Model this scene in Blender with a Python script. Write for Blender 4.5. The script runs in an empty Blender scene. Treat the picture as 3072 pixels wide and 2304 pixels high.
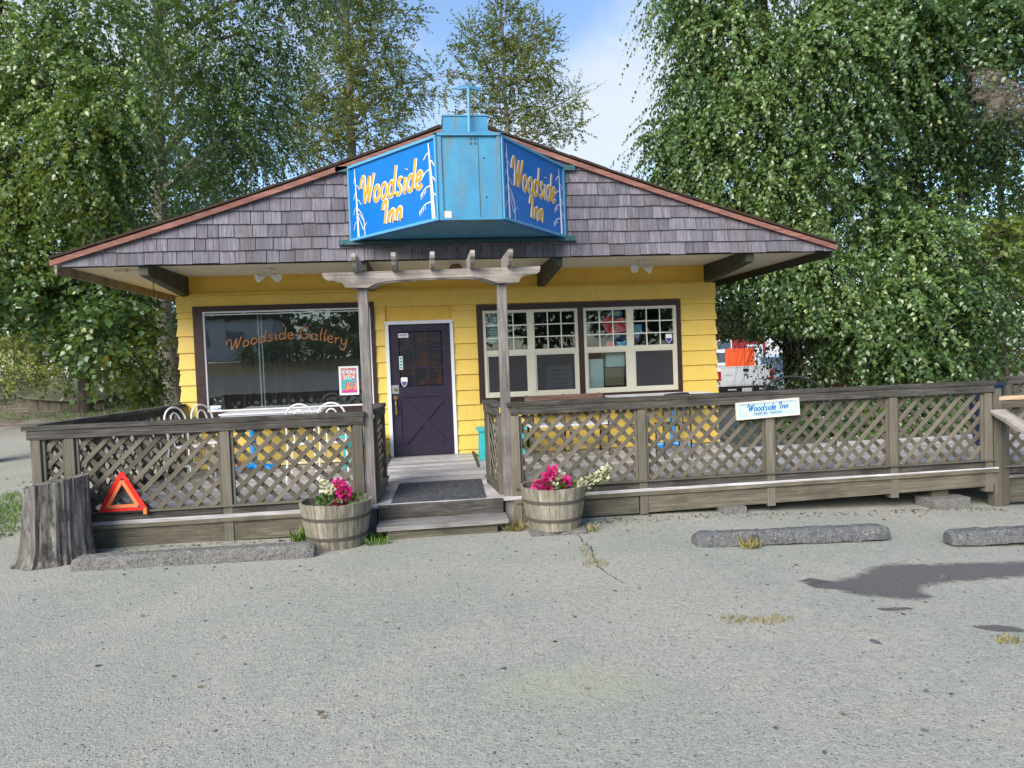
import bpy, bmesh, math, random
import numpy as np
from mathutils import Vector as V, Matrix as M

random.seed(7)
sc = bpy.context.scene
COL = sc.collection
rad = math.radians

# ------------------------------------------------------------------ camera
cam = bpy.data.cameras.new('camera')
camo = bpy.data.objects.new('camera', cam)
COL.objects.link(camo)
yaw, pitch, roll = 0.1185, -0.0358, 0.038
F = V((math.sin(yaw) * math.cos(pitch), math.cos(yaw) * math.cos(pitch), math.sin(pitch)))
rt = V((math.cos(yaw), -math.sin(yaw), 0))
up = rt.cross(F)
Rv = math.cos(roll) * rt - math.sin(roll) * up
Uv = math.sin(roll) * rt + math.cos(roll) * up
m = M((Rv, Uv, -F)).transposed().to_4x4()
m.translation = V((0.538, -10.878, 1.74))
camo.matrix_world = m
cam.sensor_width = 36
cam.lens = 25.05
cam.clip_start = 0.05
cam.clip_end = 600
sc.camera = camo

# ------------------------------------------------------------------ sky and sun
SUN_EL, SUN_AZ = rad(33), rad(-142)         # azimuth from +Y towards +X
sdir = V((math.sin(SUN_AZ) * math.cos(SUN_EL), math.cos(SUN_AZ) * math.cos(SUN_EL), math.sin(SUN_EL)))
world = bpy.data.worlds.new('World')
sc.world = world
world.use_nodes = True
wt = world.node_tree
for n in list(wt.nodes):
    wt.nodes.remove(n)
def wn(t, **k):
    n = wt.nodes.new(t)
    for a, b in k.items():
        setattr(n, a, b)
    return n
wo = wn('ShaderNodeOutputWorld')
bg = wn('ShaderNodeBackground')
bg.inputs["Strength"].default_value = 0.06
sky = wn('ShaderNodeTexSky', sky_type='NISHITA')
sky.sun_disc = False
sky.sun_elevation = SUN_EL
sky.sun_rotation = SUN_AZ
sky.air_density = 1.0
sky.dust_density = 0.4
sky.ozone_density = 3.0
tc = wn('ShaderNodeTexCoord')
sep = wn('ShaderNodeSeparateXYZ')
wt.links.new(tc.outputs['Generated'], sep.inputs[0])
zc = wn('ShaderNodeMath', operation='MAXIMUM'); zc.inputs[1].default_value = 0.0
wt.links.new(sep.outputs['Z'], zc.inputs[0])
zo = wn('ShaderNodeMath', operation='ADD'); zo.inputs[1].default_value = 0.22
wt.links.new(zc.outputs[0], zo.inputs[0])
dx = wn('ShaderNodeMath', operation='DIVIDE'); dy = wn('ShaderNodeMath', operation='DIVIDE')
wt.links.new(sep.outputs['X'], dx.inputs[0]); wt.links.new(zo.outputs[0], dx.inputs[1])
wt.links.new(sep.outputs['Y'], dy.inputs[0]); wt.links.new(zo.outputs[0], dy.inputs[1])
cmb = wn('ShaderNodeCombineXYZ')
wt.links.new(dx.outputs[0], cmb.inputs[0]); wt.links.new(dy.outputs[0], cmb.inputs[1])
cmb.inputs[2].default_value = 3.7
cn = wn('ShaderNodeTexNoise'); cn.inputs['Scale'].default_value = 1.05; cn.inputs['Detail'].default_value = 7; cn.inputs['Roughness'].default_value = 0.55
cn.inputs['Distortion'].default_value = 0.35
wt.links.new(cmb.outputs[0], cn.inputs['Vector'])
# clouds gather towards the horizon
lo = wn('ShaderNodeMapRange'); lo.inputs[1].default_value = 0.5; lo.inputs[2].default_value = 0.0; lo.inputs[3].default_value = 0.0; lo.inputs[4].default_value = 0.12
wt.links.new(zc.outputs[0], lo.inputs[0])
ad = wn('ShaderNodeMath', operation='ADD')
wt.links.new(cn.outputs['Fac'], ad.inputs[0]); wt.links.new(lo.outputs[0], ad.inputs[1])
cr = wn('ShaderNodeMapRange'); cr.interpolation_type = 'SMOOTHSTEP'
cr.inputs[1].default_value = 0.50; cr.inputs[2].default_value = 0.72; cr.inputs[3].default_value = 0.04; cr.inputs[4].default_value = 0.93
wt.links.new(ad.outputs[0], cr.inputs[0])
mx = wn('ShaderNodeMix', data_type='RGBA')
wt.links.new(cr.outputs[0], mx.inputs[0])
wt.links.new(sky.outputs[0], mx.inputs[6])
mx.inputs[7].default_value = (3.25, 3.5, 3.9, 1)
wt.links.new(mx.outputs[2], bg.inputs['Color'])
wt.links.new(bg.outputs[0], wo.inputs['Surface'])

sun = bpy.data.lights.new('sun', 'SUN')
sun.energy = 1.5
sun.angle = rad(42)
sun.color = (1.0, 0.94, 0.84)
suno = bpy.data.objects.new('sun', sun)
COL.objects.link(suno)
suno.rotation_euler = sdir.to_track_quat('Z', 'Y').to_euler()
suno.location = (0, 0, 30)

sc.view_settings.view_transform = 'Standard'
sc.view_settings.look = 'None'
sc.view_settings.gamma = 1
sc.view_settings.use_curve_mapping = False
sc.view_settings.exposure = 2.1
sc.cycles.max_bounces = 8
sc.cycles.transparent_max_bounces = 12

# ------------------------------------------------------------------ object helpers
WM = {}
def tag(o, label=None, cat=None, group=None, kind=None):
    if label: o['label'] = label
    if cat: o['category'] = cat
    if group: o['group'] = group
    if kind: o['kind'] = kind
    return o
def thing(name, label, cat, loc=(0, 0, 0), rz=0, group=None, rot=None):
    o = bpy.data.objects.new(name, None)
    o.empty_display_size = 0.1
    COL.objects.link(o)
    mw = M.Translation(V(loc)) @ (M.Rotation(rz, 4, 'Z') if rot is None else rot.to_4x4())
    o.matrix_world = mw
    WM[o.name] = mw
    return tag(o, label, cat, group)
def link(o, parent, mw):
    COL.objects.link(o)
    if parent is not None:
        o.parent = parent
        o.matrix_local = WM[parent.name].inverted() @ mw
    else:
        o.matrix_world = mw
    WM[o.name] = mw
    return o
class MB:
    def __init__(s): s.v = []; s.f = []; s.m = []
    def add(s, vs, fs, mi=0):
        b = len(s.v); s.v += [tuple(x) for x in vs]
        s.f += [tuple(i + b for i in f) for f in fs]; s.m += [mi] * len(fs)
        return s
    def box(s, a, b, mi=0):
        (x0, y0, z0), (x1, y1, z1) = a, b
        return s.add([(x0,y0,z0),(x1,y0,z0),(x1,y1,z0),(x0,y1,z0),(x0,y0,z1),(x1,y0,z1),(x1,y1,z1),(x0,y1,z1)],
              [(0,3,2,1),(4,5,6,7),(0,1,5,4),(1,2,6,5),(2,3,7,6),(3,0,4,7)], mi)
    def bar(s, p0, p1, w, h, upv=(0,0,1), mi=0, w1=None, h1=None):
        p0, p1 = V(p0), V(p1); d = (p1 - p0).normalized(); u = V(upv); sd = d.cross(u).normalized(); u = sd.cross(d)
        w1 = w if w1 is None else w1; h1 = h if h1 is None else h1
        vs = []
        for p, ww, hh in ((p0, w, h), (p1, w1, h1)):
            vs += [p - sd*ww/2 - u*hh/2, p + sd*ww/2 - u*hh/2, p + sd*ww/2 + u*hh/2, p - sd*ww/2 + u*hh/2]
        return s.add(vs, [(0,3,2,1),(4,5,6,7),(0,1,5,4),(1,2,6,5),(2,3,7,6),(3,0,4,7)], mi)
    def tube(s, pts, r, n=8, mi=0, flat=None, closed=False):
        """r: number or list; flat=(normal, factor) squashes the section along a normal"""
        pts = [V(p) for p in pts]; k = len(pts); b = len(s.v)
        rs = r if isinstance(r, (list, tuple)) else [r] * k
        prev = None
        for i, p in enumerate(pts):
            if closed: d = pts[(i+1) % k] - pts[i-1]
            else: d = pts[min(i+1, k-1)] - pts[max(i-1, 0)]
            if d.length < 1e-9: d = V((0,0,1))
            d.normalize()
            if flat: nn = V(flat[0]); e1 = d.cross(nn).normalized(); e2 = nn * flat[1]
            else:
                if prev is None:
                    a = V((0,0,1)) if abs(d.z) < .9 else V((1,0,0)); e1 = d.cross(a).normalized()
                else:
                    e1 = (prev - d * prev.dot(d)); e1 = e1.normalized() if e1.length > 1e-6 else d.orthogonal().normalized()
                prev = e1; e2 = d.cross(e1)
            for j in range(n):
                a = 2*math.pi*j/n
                s.v.append(tuple(p + e1*math.cos(a)*rs[i] + e2*math.sin(a)*rs[i]))
        rng = k if closed else k - 1
        for i in range(rng):
            for j in range(n):
                q = ((i+1) % k)
                s.f.append((b+i*n+j, b+i*n+(j+1)%n, b+q*n+(j+1)%n, b+q*n+j)); s.m.append(mi)
        if not closed:
            s.f.append(tuple(b+j for j in reversed(range(n)))); s.m.append(mi)
            s.f.append(tuple(b+(k-1)*n+j for j in range(n))); s.m.append(mi)
        return s
    def lathe(s, prof, n=24, c=(0,0,0), mi=0, cap=True):
        b = len(s.v); c = V(c)
        for (r, z) in prof:
            for j in range(n):
                a = 2*math.pi*j/n; s.v.append((c.x + r*math.cos(a), c.y + r*math.sin(a), c.z + z))
        for i in range(len(prof)-1):
            for j in range(n):
                s.f.append((b+i*n+j, b+i*n+(j+1)%n, b+(i+1)*n+(j+1)%n, b+(i+1)*n+j)); s.m.append(mi)
        if cap:
            s.f.append(tuple(b+j for j in reversed(range(n)))); s.m.append(mi)
            s.f.append(tuple(b+(len(prof)-1)*n+j for j in range(n))); s.m.append(mi)
        return s
    def prism(s, poly, o, ex, ey, depth, mi=0):
        """poly of 2D points in plane (o, ex, ey), extruded by vector depth"""
        o, ex, ey, dp = V(o), V(ex), V(ey), V(depth); k = len(poly)
        a = [o + ex*p[0] + ey*p[1] for p in poly]
        vs = a + [p + dp for p in a]
        fs = [tuple(reversed(range(k))), tuple(range(k, 2*k))] + [(i, (i+1)%k, k+(i+1)%k, k+i) for i in range(k)]
        return s.add(vs, fs, mi)
    def mesh(s, name, mats, smooth=False):
        me = bpy.data.meshes.new(name)
        me.from_pydata(s.v, [], s.f)
        if not isinstance(mats, (list, tuple)): mats = [mats]
        for x in mats: me.materials.append(x)
        if len(mats) > 1: me.polygons.foreach_set('material_index', s.m)
        bm = bmesh.new(); bm.from_mesh(me); bmesh.ops.recalc_face_normals(bm, faces=bm.faces); bm.to_mesh(me); bm.free()
        if smooth:
            me.shade_smooth()
            try: me.set_sharp_from_angle(angle=rad(40))
            except Exception: pass
        me.update()
        return me
    def part(s, name, mats, parent=None, smooth=False, local=False):
        """verts are world coordinates (or the parent's own when local)"""
        if parent is not None and not local:
            im = WM[parent.name].inverted(); s.v = [tuple(im @ V(p)) for p in s.v]
        o = bpy.data.objects.new(name, s.mesh(name, mats, smooth))
        return link(o, parent, WM[parent.name].copy() if parent is not None else M())
_bm = {}
def box_mesh(L, W, T, mat, name):
    k = (round(L, 3), round(W, 3), round(T, 3), mat.name)
    if k not in _bm:
        e = min(.004, W*.15, T*.2)
        b = MB()
        # a plank with eased long edges on its face side
        hy, hz, hx = W/2, T/2, L/2
        prof = [(-hy,-hz),(hy,-hz),(hy,hz-e),(hy-e,hz),(-hy+e,hz),(-hy,hz-e)]
        vs = [(-hx,a,c) for a, c in prof] + [(hx,a,c) for a, c in prof]
        b.add(vs, [(5,4,3,2,1,0),(6,7,8,9,10,11)] + [(i,(i+1)%6,6+(i+1)%6,6+i) for i in range(6)])
        _bm[k] = b.mesh(name, mat)
    return _bm[k]
def plank(name, p0, p1, W, T, mat, parent, face=(0,-1,0)):
    """board from p0 to p1 (centre line of its section); grain along local X, face side along +Z"""
    p0, p1 = V(p0), V(p1); d = p1 - p0; L = d.length; x = d/L
    z = V(face); z = (z - x*z.dot(x)).normalized(); y = z.cross(x)
    mw = M((x, y, z)).transposed().to_4x4(); mw.translation = (p0+p1)/2
    o = bpy.data.objects.new(name, box_mesh(L, W, T, mat, name))
    return link(o, parent, mw)
def dup(root, loc, rz, label=None, group=None, scale=None):
    def cp(o, parent):
        c = o.copy(); COL.objects.link(c)
        if parent is not None: c.parent = parent; c.matrix_parent_inverse = o.matrix_parent_inverse.copy()
        for ch in [x for x in bpy.data.objects if x.parent == o]: cp(ch, c)
        return c
    r = cp(root, None); r.location = loc; r.rotation_euler = (0, 0, rz)
    if scale: r.scale = (scale,)*3
    if label: r['label'] = label
    if group: r['group'] = group
    return r

# ------------------------------------------------------------------ materials
def srgb(r, g, b):
    f = lambda c: (c/255/12.92 if c/255 <= .04045 else ((c/255+.055)/1.055)**2.4)
    return (f(r), f(g), f(b), 1)
class NT:
    def __init__(s, name):
        s.mat = bpy.data.materials.new(name); s.mat.use_nodes = True
        s.t = s.mat.node_tree; s.p = s.t.nodes['Principled BSDF']; s.out = s.t.nodes['Material Output']
    def n(s, t, **k):
        x = s.t.nodes.new(t)
        for a, b in k.items(): setattr(x, a, b)
        return x
    def l(s, a, b): s.t.links.new(a, b)
    def coord(s, kind='Object'): return s.n('ShaderNodeTexCoord').outputs[kind]
    def mapv(s, vec, sc=(1,1,1), rnd=False):
        mp = s.n('ShaderNodeMapping'); mp.inputs['Scale'].default_value = sc; s.l(vec, mp.inputs['Vector'])
        if rnd:
            oi = s.n('ShaderNodeObjectInfo'); mu = s.n('ShaderNodeMath', operation='MULTIPLY'); mu.inputs[1].default_value = 57.3
            s.l(oi.outputs['Random'], mu.inputs[0]); cb = s.n('ShaderNodeCombineXYZ')
            for i in range(3): s.l(mu.outputs[0], cb.inputs[i])
            s.l(cb.outputs[0], mp.inputs['Location'])
        return mp.outputs[0]
    def noise(s, vec, scale, detail=4, rough=.55, dist=0):
        x = s.n('ShaderNodeTexNoise'); x.inputs['Scale'].default_value = scale; x.inputs['Detail'].default_value = detail
        x.inputs['Roughness'].default_value = rough; x.inputs['Distortion'].default_value = dist
        s.l(vec, x.inputs['Vector']); return x.outputs['Fac']
    def ramp(s, fac, stops):
        x = s.n('ShaderNodeValToRGB'); e = x.color_ramp.elements
        while len(e) < len(stops): e.new(.5)
        for el, (p, c) in zip(e, stops): el.position = p; el.color = c if len(c) == 4 else (*c, 1)
        s.l(fac, x.inputs[0]); return x.outputs[0]
    def rng(s, fac, a, b, c, d, smooth=False):
        x = s.n('ShaderNodeMapRange'); 
        if smooth: x.interpolation_type = 'SMOOTHSTEP'
        for i, q in enumerate((a, b, c, d)): x.inputs[i+1].default_value = q
        s.l(fac, x.inputs[0]); return x.outputs[0]
    def mix(s, fac, a, b, mode='MIX'):
        x = s.n('ShaderNodeMix', data_type='RGBA', blend_type=mode)
        for sock, val in ((x.inputs[0], fac), (x.inputs[6], a), (x.inputs[7], b)):
            if isinstance(val, (int, float)): sock.default_value = val
            elif isinstance(val, (tuple, list)): sock.default_value = val if len(val) == 4 else (*val, 1)
            else: s.l(val, sock)
        return x.outputs[2]
    def math(s, op, a, b):
        x = s.n('ShaderNodeMath', operation=op)
        for i, q in enumerate((a, b)):
            if isinstance(q, (int, float)): x.inputs[i].default_value = q
            else: s.l(q, x.inputs[i])
        return x.outputs[0]
    def rand(s): return s.n('ShaderNodeObjectInfo').outputs['Random']
    def pos(s): return s.n('ShaderNodeNewGeometry').outputs['Position']
    def bump(s, h, strength=.3, dist=.01):
        x = s.n('ShaderNodeBump'); x.inputs['Strength'].default_value = strength; x.inputs['Distance'].default_value = dist
        s.l(h, x.inputs['Height']); s.l(x.outputs[0], s.p.inputs['Normal']); return x
    def col(s, c):
        if isinstance(c, tuple): s.p.inputs['Base Color'].default_value = c
        else: s.l(c, s.p.inputs['Base Color'])
    def rough(s, r, spec=None):
        if isinstance(r, (int, float)): s.p.inputs['Roughness'].default_value = r
        else: s.l(r, s.p.inputs['Roughness'])
        if spec is not None: s.p.inputs['Specular IOR Level'].default_value = spec

def wood(name, dark, mid, light, stain=None, stain_amt=.5, var=.35, grain=1.0, rough=.85):
    w = NT(name)
    v = w.mapv(w.coord(), (3*grain, 55*grain, 55*grain), rnd=True)
    n1 = w.noise(v, 1.0, 5, .6, .4)
    c = w.ramp(n1, [(.25, dark), (.5, mid), (.75, light)])
    v2 = w.mapv(w.coord(), (1.2, 6, 6), rnd=True)
    n2 = w.noise(v2, 1.3, 3)
    c = w.mix(w.rng(n2, .35, .7, 0, .5), c, dark)
    br = w.rng(w.rand(), 0, 1, 1-var, 1+var)
    hsv = w.n('ShaderNodeHueSaturation'); w.l(c, hsv.inputs['Color']); w.l(br, hsv.inputs['Value'])
    c = hsv.outputs[0]
    if stain:
        n3 = w.noise(w.pos(), 2.3, 6, .65)
        c = w.mix(w.rng(n3, .5, .68, 0, stain_amt), c, stain)
    w.col(c); w.rough(rough, .25); w.bump(n1, .5, .004)
    return w.mat
L = lambda *a: tuple(a) + (1,)
def paint(name, c, rough=.5, wear=None, wear_amt=.3, scale=6, var=.0, spec=.4, bump=.15, streak=0):
    w = NT(name)
    n = w.noise(w.pos(), scale, 6, .65)
    col = w.mix(w.rng(n, .35, .75, 0, .22), c, tuple(x*.6 for x in c[:3]) + (1,))
    if wear:
        n2 = w.noise(w.pos(), scale*2.3, 8, .7)
        col = w.mix(w.rng(n2, .55, .7, 0, wear_amt), col, wear)
    if streak:
        n4 = w.noise(w.mapv(w.pos(), (26, 26, 1.6)), 1.0, 6, .7); col = w.mix(w.rng(n4, .54, .74, 0, streak), col, tuple(x*.55 for x in c[:3]) + (1,))
        n5 = w.noise(w.pos(), 1.1, 5, .6); col = w.mix(w.rng(n5, .45, .7, 0, .35), col, tuple(min(1, x*1.12+.03) for x in c[:3]) + (1,))
        n6 = w.noise(w.pos(), 45, 2, .6); col = w.mix(w.rng(n6, .70, .74, 0, .5), col, L(.12,.08,.03))
    if var:
        hsv = w.n('ShaderNodeHueSaturation'); w.l(col, hsv.inputs['Color']); w.l(w.rng(w.rand(), 0, 1, 1-var, 1+var), hsv.inputs['Value']); col = hsv.outputs[0]
    w.col(col); w.rough(w.rng(n, .3, .8, rough*.8, min(1, rough*1.2)), spec)
    if bump: w.bump(w.noise(w.pos(), 60, 3), bump, .002)
    return w.mat
def plain(name, c, rough=.5, metal=0, spec=.5):
    w = NT(name); w.col(c); w.rough(rough, spec); w.p.inputs['Metallic'].default_value = metal
    return w.mat
L = lambda *a: tuple(a) + (1,)

m_grey = wood('weathered_wood', L(0.069,0.0633,0.0529), L(0.178,0.163,0.138), L(0.31,0.287,0.247), L(0.0575,0.0575,0.0483), .65, .3)
m_lat = wood('lattice_wood', L(.09,.08,.064), L(.138,.12,.092), L(.185,.165,.13), L(.07,.075,.045), .45, .32)
m_latb = wood('lattice_wood_back', L(.065,.056,.044), L(.105,.092,.07), L(.15,.132,.105), L(.05,.055,.035), .45, .3)  # darker copy of the lattice wood, shade of the back slats painted in
m_rail = wood('rail_wood', L(0.0285,0.0266,0.0238), L(0.0808,0.0741,0.0646), L(0.18,0.166,0.142), L(0.019,0.019,0.0171), .8, .25)
m_skirt = wood('skirt_wood', L(0.0587,0.0519,0.0368), L(0.132,0.115,0.0848), L(0.215,0.189,0.138), L(0.0489,0.0471,0.0322), .6, .2)
m_deck = wood('deck_wood', L(0.209,0.193,0.187), L(0.437,0.415,0.416), L(0.683,0.674,0.69), L(0.19,0.183,0.183), .5, .3)
m_deck.node_tree.nodes['Principled BSDF'].inputs['Roughness'].default_value = .5
m_deck.node_tree.nodes['Principled BSDF'].inputs['Specular IOR Level'].default_value = .5
m_tread = wood('step_wood', L(.09,.085,.08), L(.19,.18,.17), L(.30,.29,.28), L(.08,.075,.07), .6, .2)
m_post = wood('post_wood', L(0.0862,0.0747,0.069), L(0.196,0.178,0.167), L(0.333,0.31,0.293), L(0.0575,0.0517,0.046), .5, .15)
m_perg = wood('pergola_wood', L(.14,.115,.1), L(.32,.28,.25), L(.44,.4,.36), L(.08,.075,.06), .75, .15)
m_shake = wood('shake_wood', L(0.08,0.0741,0.0871), L(0.164,0.152,0.177), L(0.252,0.238,0.27), L(0.104,0.0819,0.083), .45, .24, 1.0)
m_tan = wood('tan_wood', L(.3,.2,.11), L(.46,.33,.2), L(.58,.44,.29), None, 0, .1)  # paler and more tan than the other rail caps
m_bench = wood('bench_wood', L(.09,.05,.035), L(.2,.12,.085), L(.3,.2,.15), None, 0, .15)
m_yel = paint('yellow_siding_paint', L(0.72,0.495,0.099), .5, L(0.378,0.243,0.054), .25, 3, .07, streak=.4)
m_yel2 = paint('yellow_band_paint', L(0.736,0.46,0.0644), .5, L(0.331,0.184,0.0184), .35, 2.5, .05, streak=.4)
m_brown = paint('dark_brown_trim', L(.035,.016,.012), .45, L(.09,.05,.03), .4, 9)
m_beam = paint('dark_beam_paint', L(.034,.034,.026), .6, L(.08,.075,.06), .3, 5)
m_white = paint('white_trim_paint', L(.68,.69,.72), .45, L(.4,.38,.36), .25, 7)
m_sash = paint('cream_vinyl', L(.56,.53,.42), .4)
m_munt = paint('cream_muntin', L(.66,.66,.56), .4)
m_soff = paint('soffit_paint', L(0.693,0.616,0.483), .6, L(0.443,0.365,0.25), .4, 4, .06)
m_rake = wood('rake_wood', L(0.119,0.0495,0.04), L(0.264,0.122,0.095), L(0.383,0.216,0.17), L(0.085,0.045,0.04), .4, .1)
m_roof = paint('mossy_roof', L(.045,.032,.024), .95, L(.05,.06,.02), .7, 12, spec=.1, bump=.8)
m_dark = plain('dark_interior', L(.025,.025,.028), .9)
m_int = paint('interior_wall', L(0.234,0.234,0.216), .9)
m_purple = paint('purple_door_paint', L(0.023,0.0166,0.0346), .38, L(0.054,0.0432,0.072), .35, 8)
m_brass = plain('brass', L(.7,.5,.2), .25, 1)
m_steel = plain('steel', L(.55,.56,.58), .35, .9)
m_black = plain('black_metal', L(.015,.015,.016), .45)
m_rubber = plain('black_rubber', L(.02,.02,.02), .8)
m_teal = paint('turquoise_paint', L(.04,.42,.44), .45, L(.1,.25,.25), .35, 9)
m_blue = paint('bright_blue_paint', L(.02,.26,.62), .4)
m_wht = paint('white_metal', L(.72,.72,.7), .4)
m_tabletop = paint('white_table_top', L(.62,.63,.67), .35, L(.4,.4,.4), .2, 5)
m_signblue = paint("sign_blue", L(.0,.135,.46), .32, None, 0, 3)
m_signframe = paint('sign_frame_blue', L(.08,.29,.48), .5, L(.35,.35,.36), .35, 14)
m_gold = paint('sign_gold', L(.55,.30,.015), .45)
m_letwhite = paint('sign_white', L(.7,.68,.74), .45)
m_letblue = plain('letter_blue', L(.01,.12,.42), .5)
m_letgrey = plain('letter_grey_blue', L(.13,.2,.34), .5)
m_pale = paint('pale_blue_panel', L(.5,.68,.78), .5, None)
m_cream = paint('cream_frame', L(.66,.63,.55), .5, L(.35,.32,.28), .3, 20)
m_teal_dark = paint('dark_teal_steel', L(.03,.09,.1), .5, L(.1,.06,.03), .3, 20)
m_red = plain('reflector_red', L(.72,.02,.015), .25)
m_orange = plain('reflector_orange', L(.85,.2,.06), .35)
m_paper = plain('paper', L(.68,.7,.72), .7)

def box_blue():
    w = NT('weathered_blue_metal')
    p = w.pos()
    v = w.mapv(p, (14, 14, 1.1))
    n = w.noise(v, 1.0, 6, .65)
    base = w.mix(w.rng(w.noise(p, 5, 4), .3, .7, 0, 1), L(.036,.20,.36), L(.055,.26,.42))
    c = w.mix(w.rng(n, .50, .64, 0, .85), base, L(.13,.17,.16))
    n2 = w.noise(w.mapv(p, (9, 9, 4)), 1.6, 8, .75)
    c = w.mix(w.rng(n2, .63, .72, 0, .8), c, L(.17,.06,.02))
    w.col(c); w.rough(.5, .4)
    return w.mat
m_boxblue = box_blue()

def glass_mat(name, tint=(.85,.92,.9), refl=1.0, bump=0, dirt=0.0):
    w = NT(name); t = w.t; t.nodes.remove(w.p)
    tr = w.n('ShaderNodeBsdfTransparent'); tr.inputs[0].default_value = (*tint, 1)
    gl = w.n('ShaderNodeBsdfGlossy'); gl.inputs['Roughness'].default_value = .01; gl.inputs[0].default_value = (1,1,1,1)
    fr = w.n('ShaderNodeFresnel'); fr.inputs[0].default_value = 1.52
    f2 = w.math('MULTIPLY', fr.outputs[0], 1.5*refl)
    f2 = w.math('MINIMUM', f2, 1.0)
    if bump:
        bp = w.n('ShaderNodeBump'); bp.inputs['Strength'].default_value = bump; bp.inputs['Distance'].default_value = .01
        vn = w.n('ShaderNodeTexVoronoi'); vn.inputs['Scale'].default_value = 45; w.l(w.mapv(w.pos(), (.6,1,1.3)), vn.inputs['Vector'])
        w.l(vn.outputs['Distance'], bp.inputs['Height']); w.l(bp.outputs[0], gl.inputs['Normal']); gl.inputs['Roughness'].default_value = .12
    else:
        bp = w.n('ShaderNodeBump'); bp.inputs['Strength'].default_value = .04; bp.inputs['Distance'].default_value = .02
        w.l(w.noise(w.pos(), 2.2, 2), bp.inputs['Height']); w.l(bp.outputs[0], gl.inputs['Normal'])
    ms = w.n('ShaderNodeMixShader'); w.l(f2, ms.inputs[0]); w.l(tr.outputs[0], ms.inputs[1]); w.l(gl.outputs[0], ms.inputs[2])
    o = ms.outputs[0]
    if dirt:
        df = w.n('ShaderNodeBsdfDiffuse'); df.inputs[0].default_value = (.45,.45,.42,1)
        m2 = w.n('ShaderNodeMixShader'); nz = w.noise(w.mapv(w.pos(), (30,1,1.2)), 1, 5)
        w.l(w.rng(nz, .5, .85, dirt*.2, dirt), m2.inputs[0]); w.l(o, m2.inputs[1]); w.l(df.outputs[0], m2.inputs[2]); o = m2.outputs[0]
    w.l(o, w.out.inputs[0]); w.mat.blend_method = 'BLEND' if hasattr(w.mat, 'blend_method') else None
    return w.mat
m_glass = glass_mat('window_glass', refl=2.0, dirt=.07)
m_glass2 = glass_mat('sash_glass', refl=1.05)
m_screen = None
def screen_mat():
    w = NT('insect_screen'); t = w.t; t.nodes.remove(w.p)
    tr = w.n('ShaderNodeBsdfTransparent'); df = w.n('ShaderNodeBsdfDiffuse'); df.inputs[0].default_value = (.07,.07,.075,1)
    ms = w.n('ShaderNodeMixShader'); ms.inputs[0].default_value = .45; w.l(tr.outputs[0], ms.inputs[1]); w.l(df.outputs[0], ms.inputs[2])
    w.l(ms.outputs[0], w.out.inputs[0]); return w.mat
m_screen = screen_mat()
m_amber = NT('textured_door_glass')
_v = m_amber.n('ShaderNodeTexVoronoi'); _v.inputs['Scale'].default_value = 55
m_amber.l(m_amber.mapv(m_amber.pos(), (.7,1,1.2)), _v.inputs['Vector'])
m_amber.col(m_amber.mix(m_amber.rng(m_amber.noise(m_amber.pos(), 5, 3), .45, .62, 0, 1), L(.008,.008,.008), L(.04,.015,.007)))
m_amber.rough(.15, .6); m_amber.bump(_v.outputs['Distance'], .5, .006); m_amber = m_amber.mat

def ground_h(x, y):
    h = 0.0
    if x > 2.2: h -= .036*min(x-2.2, 6)*max(0, min(1, (y+9)/4.5))*(1 if y < 8 else 1)
    if x < -4.2 and y > 3:
        h += .055*(min(y, 30)-3)*min(1, (-4.2-x)/1.5)
    h += .012*math.sin(x*.9+1.3)*math.sin(y*.7) + .008*math.sin(x*2.3)*math.sin(y*1.9+2)
    return h

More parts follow.
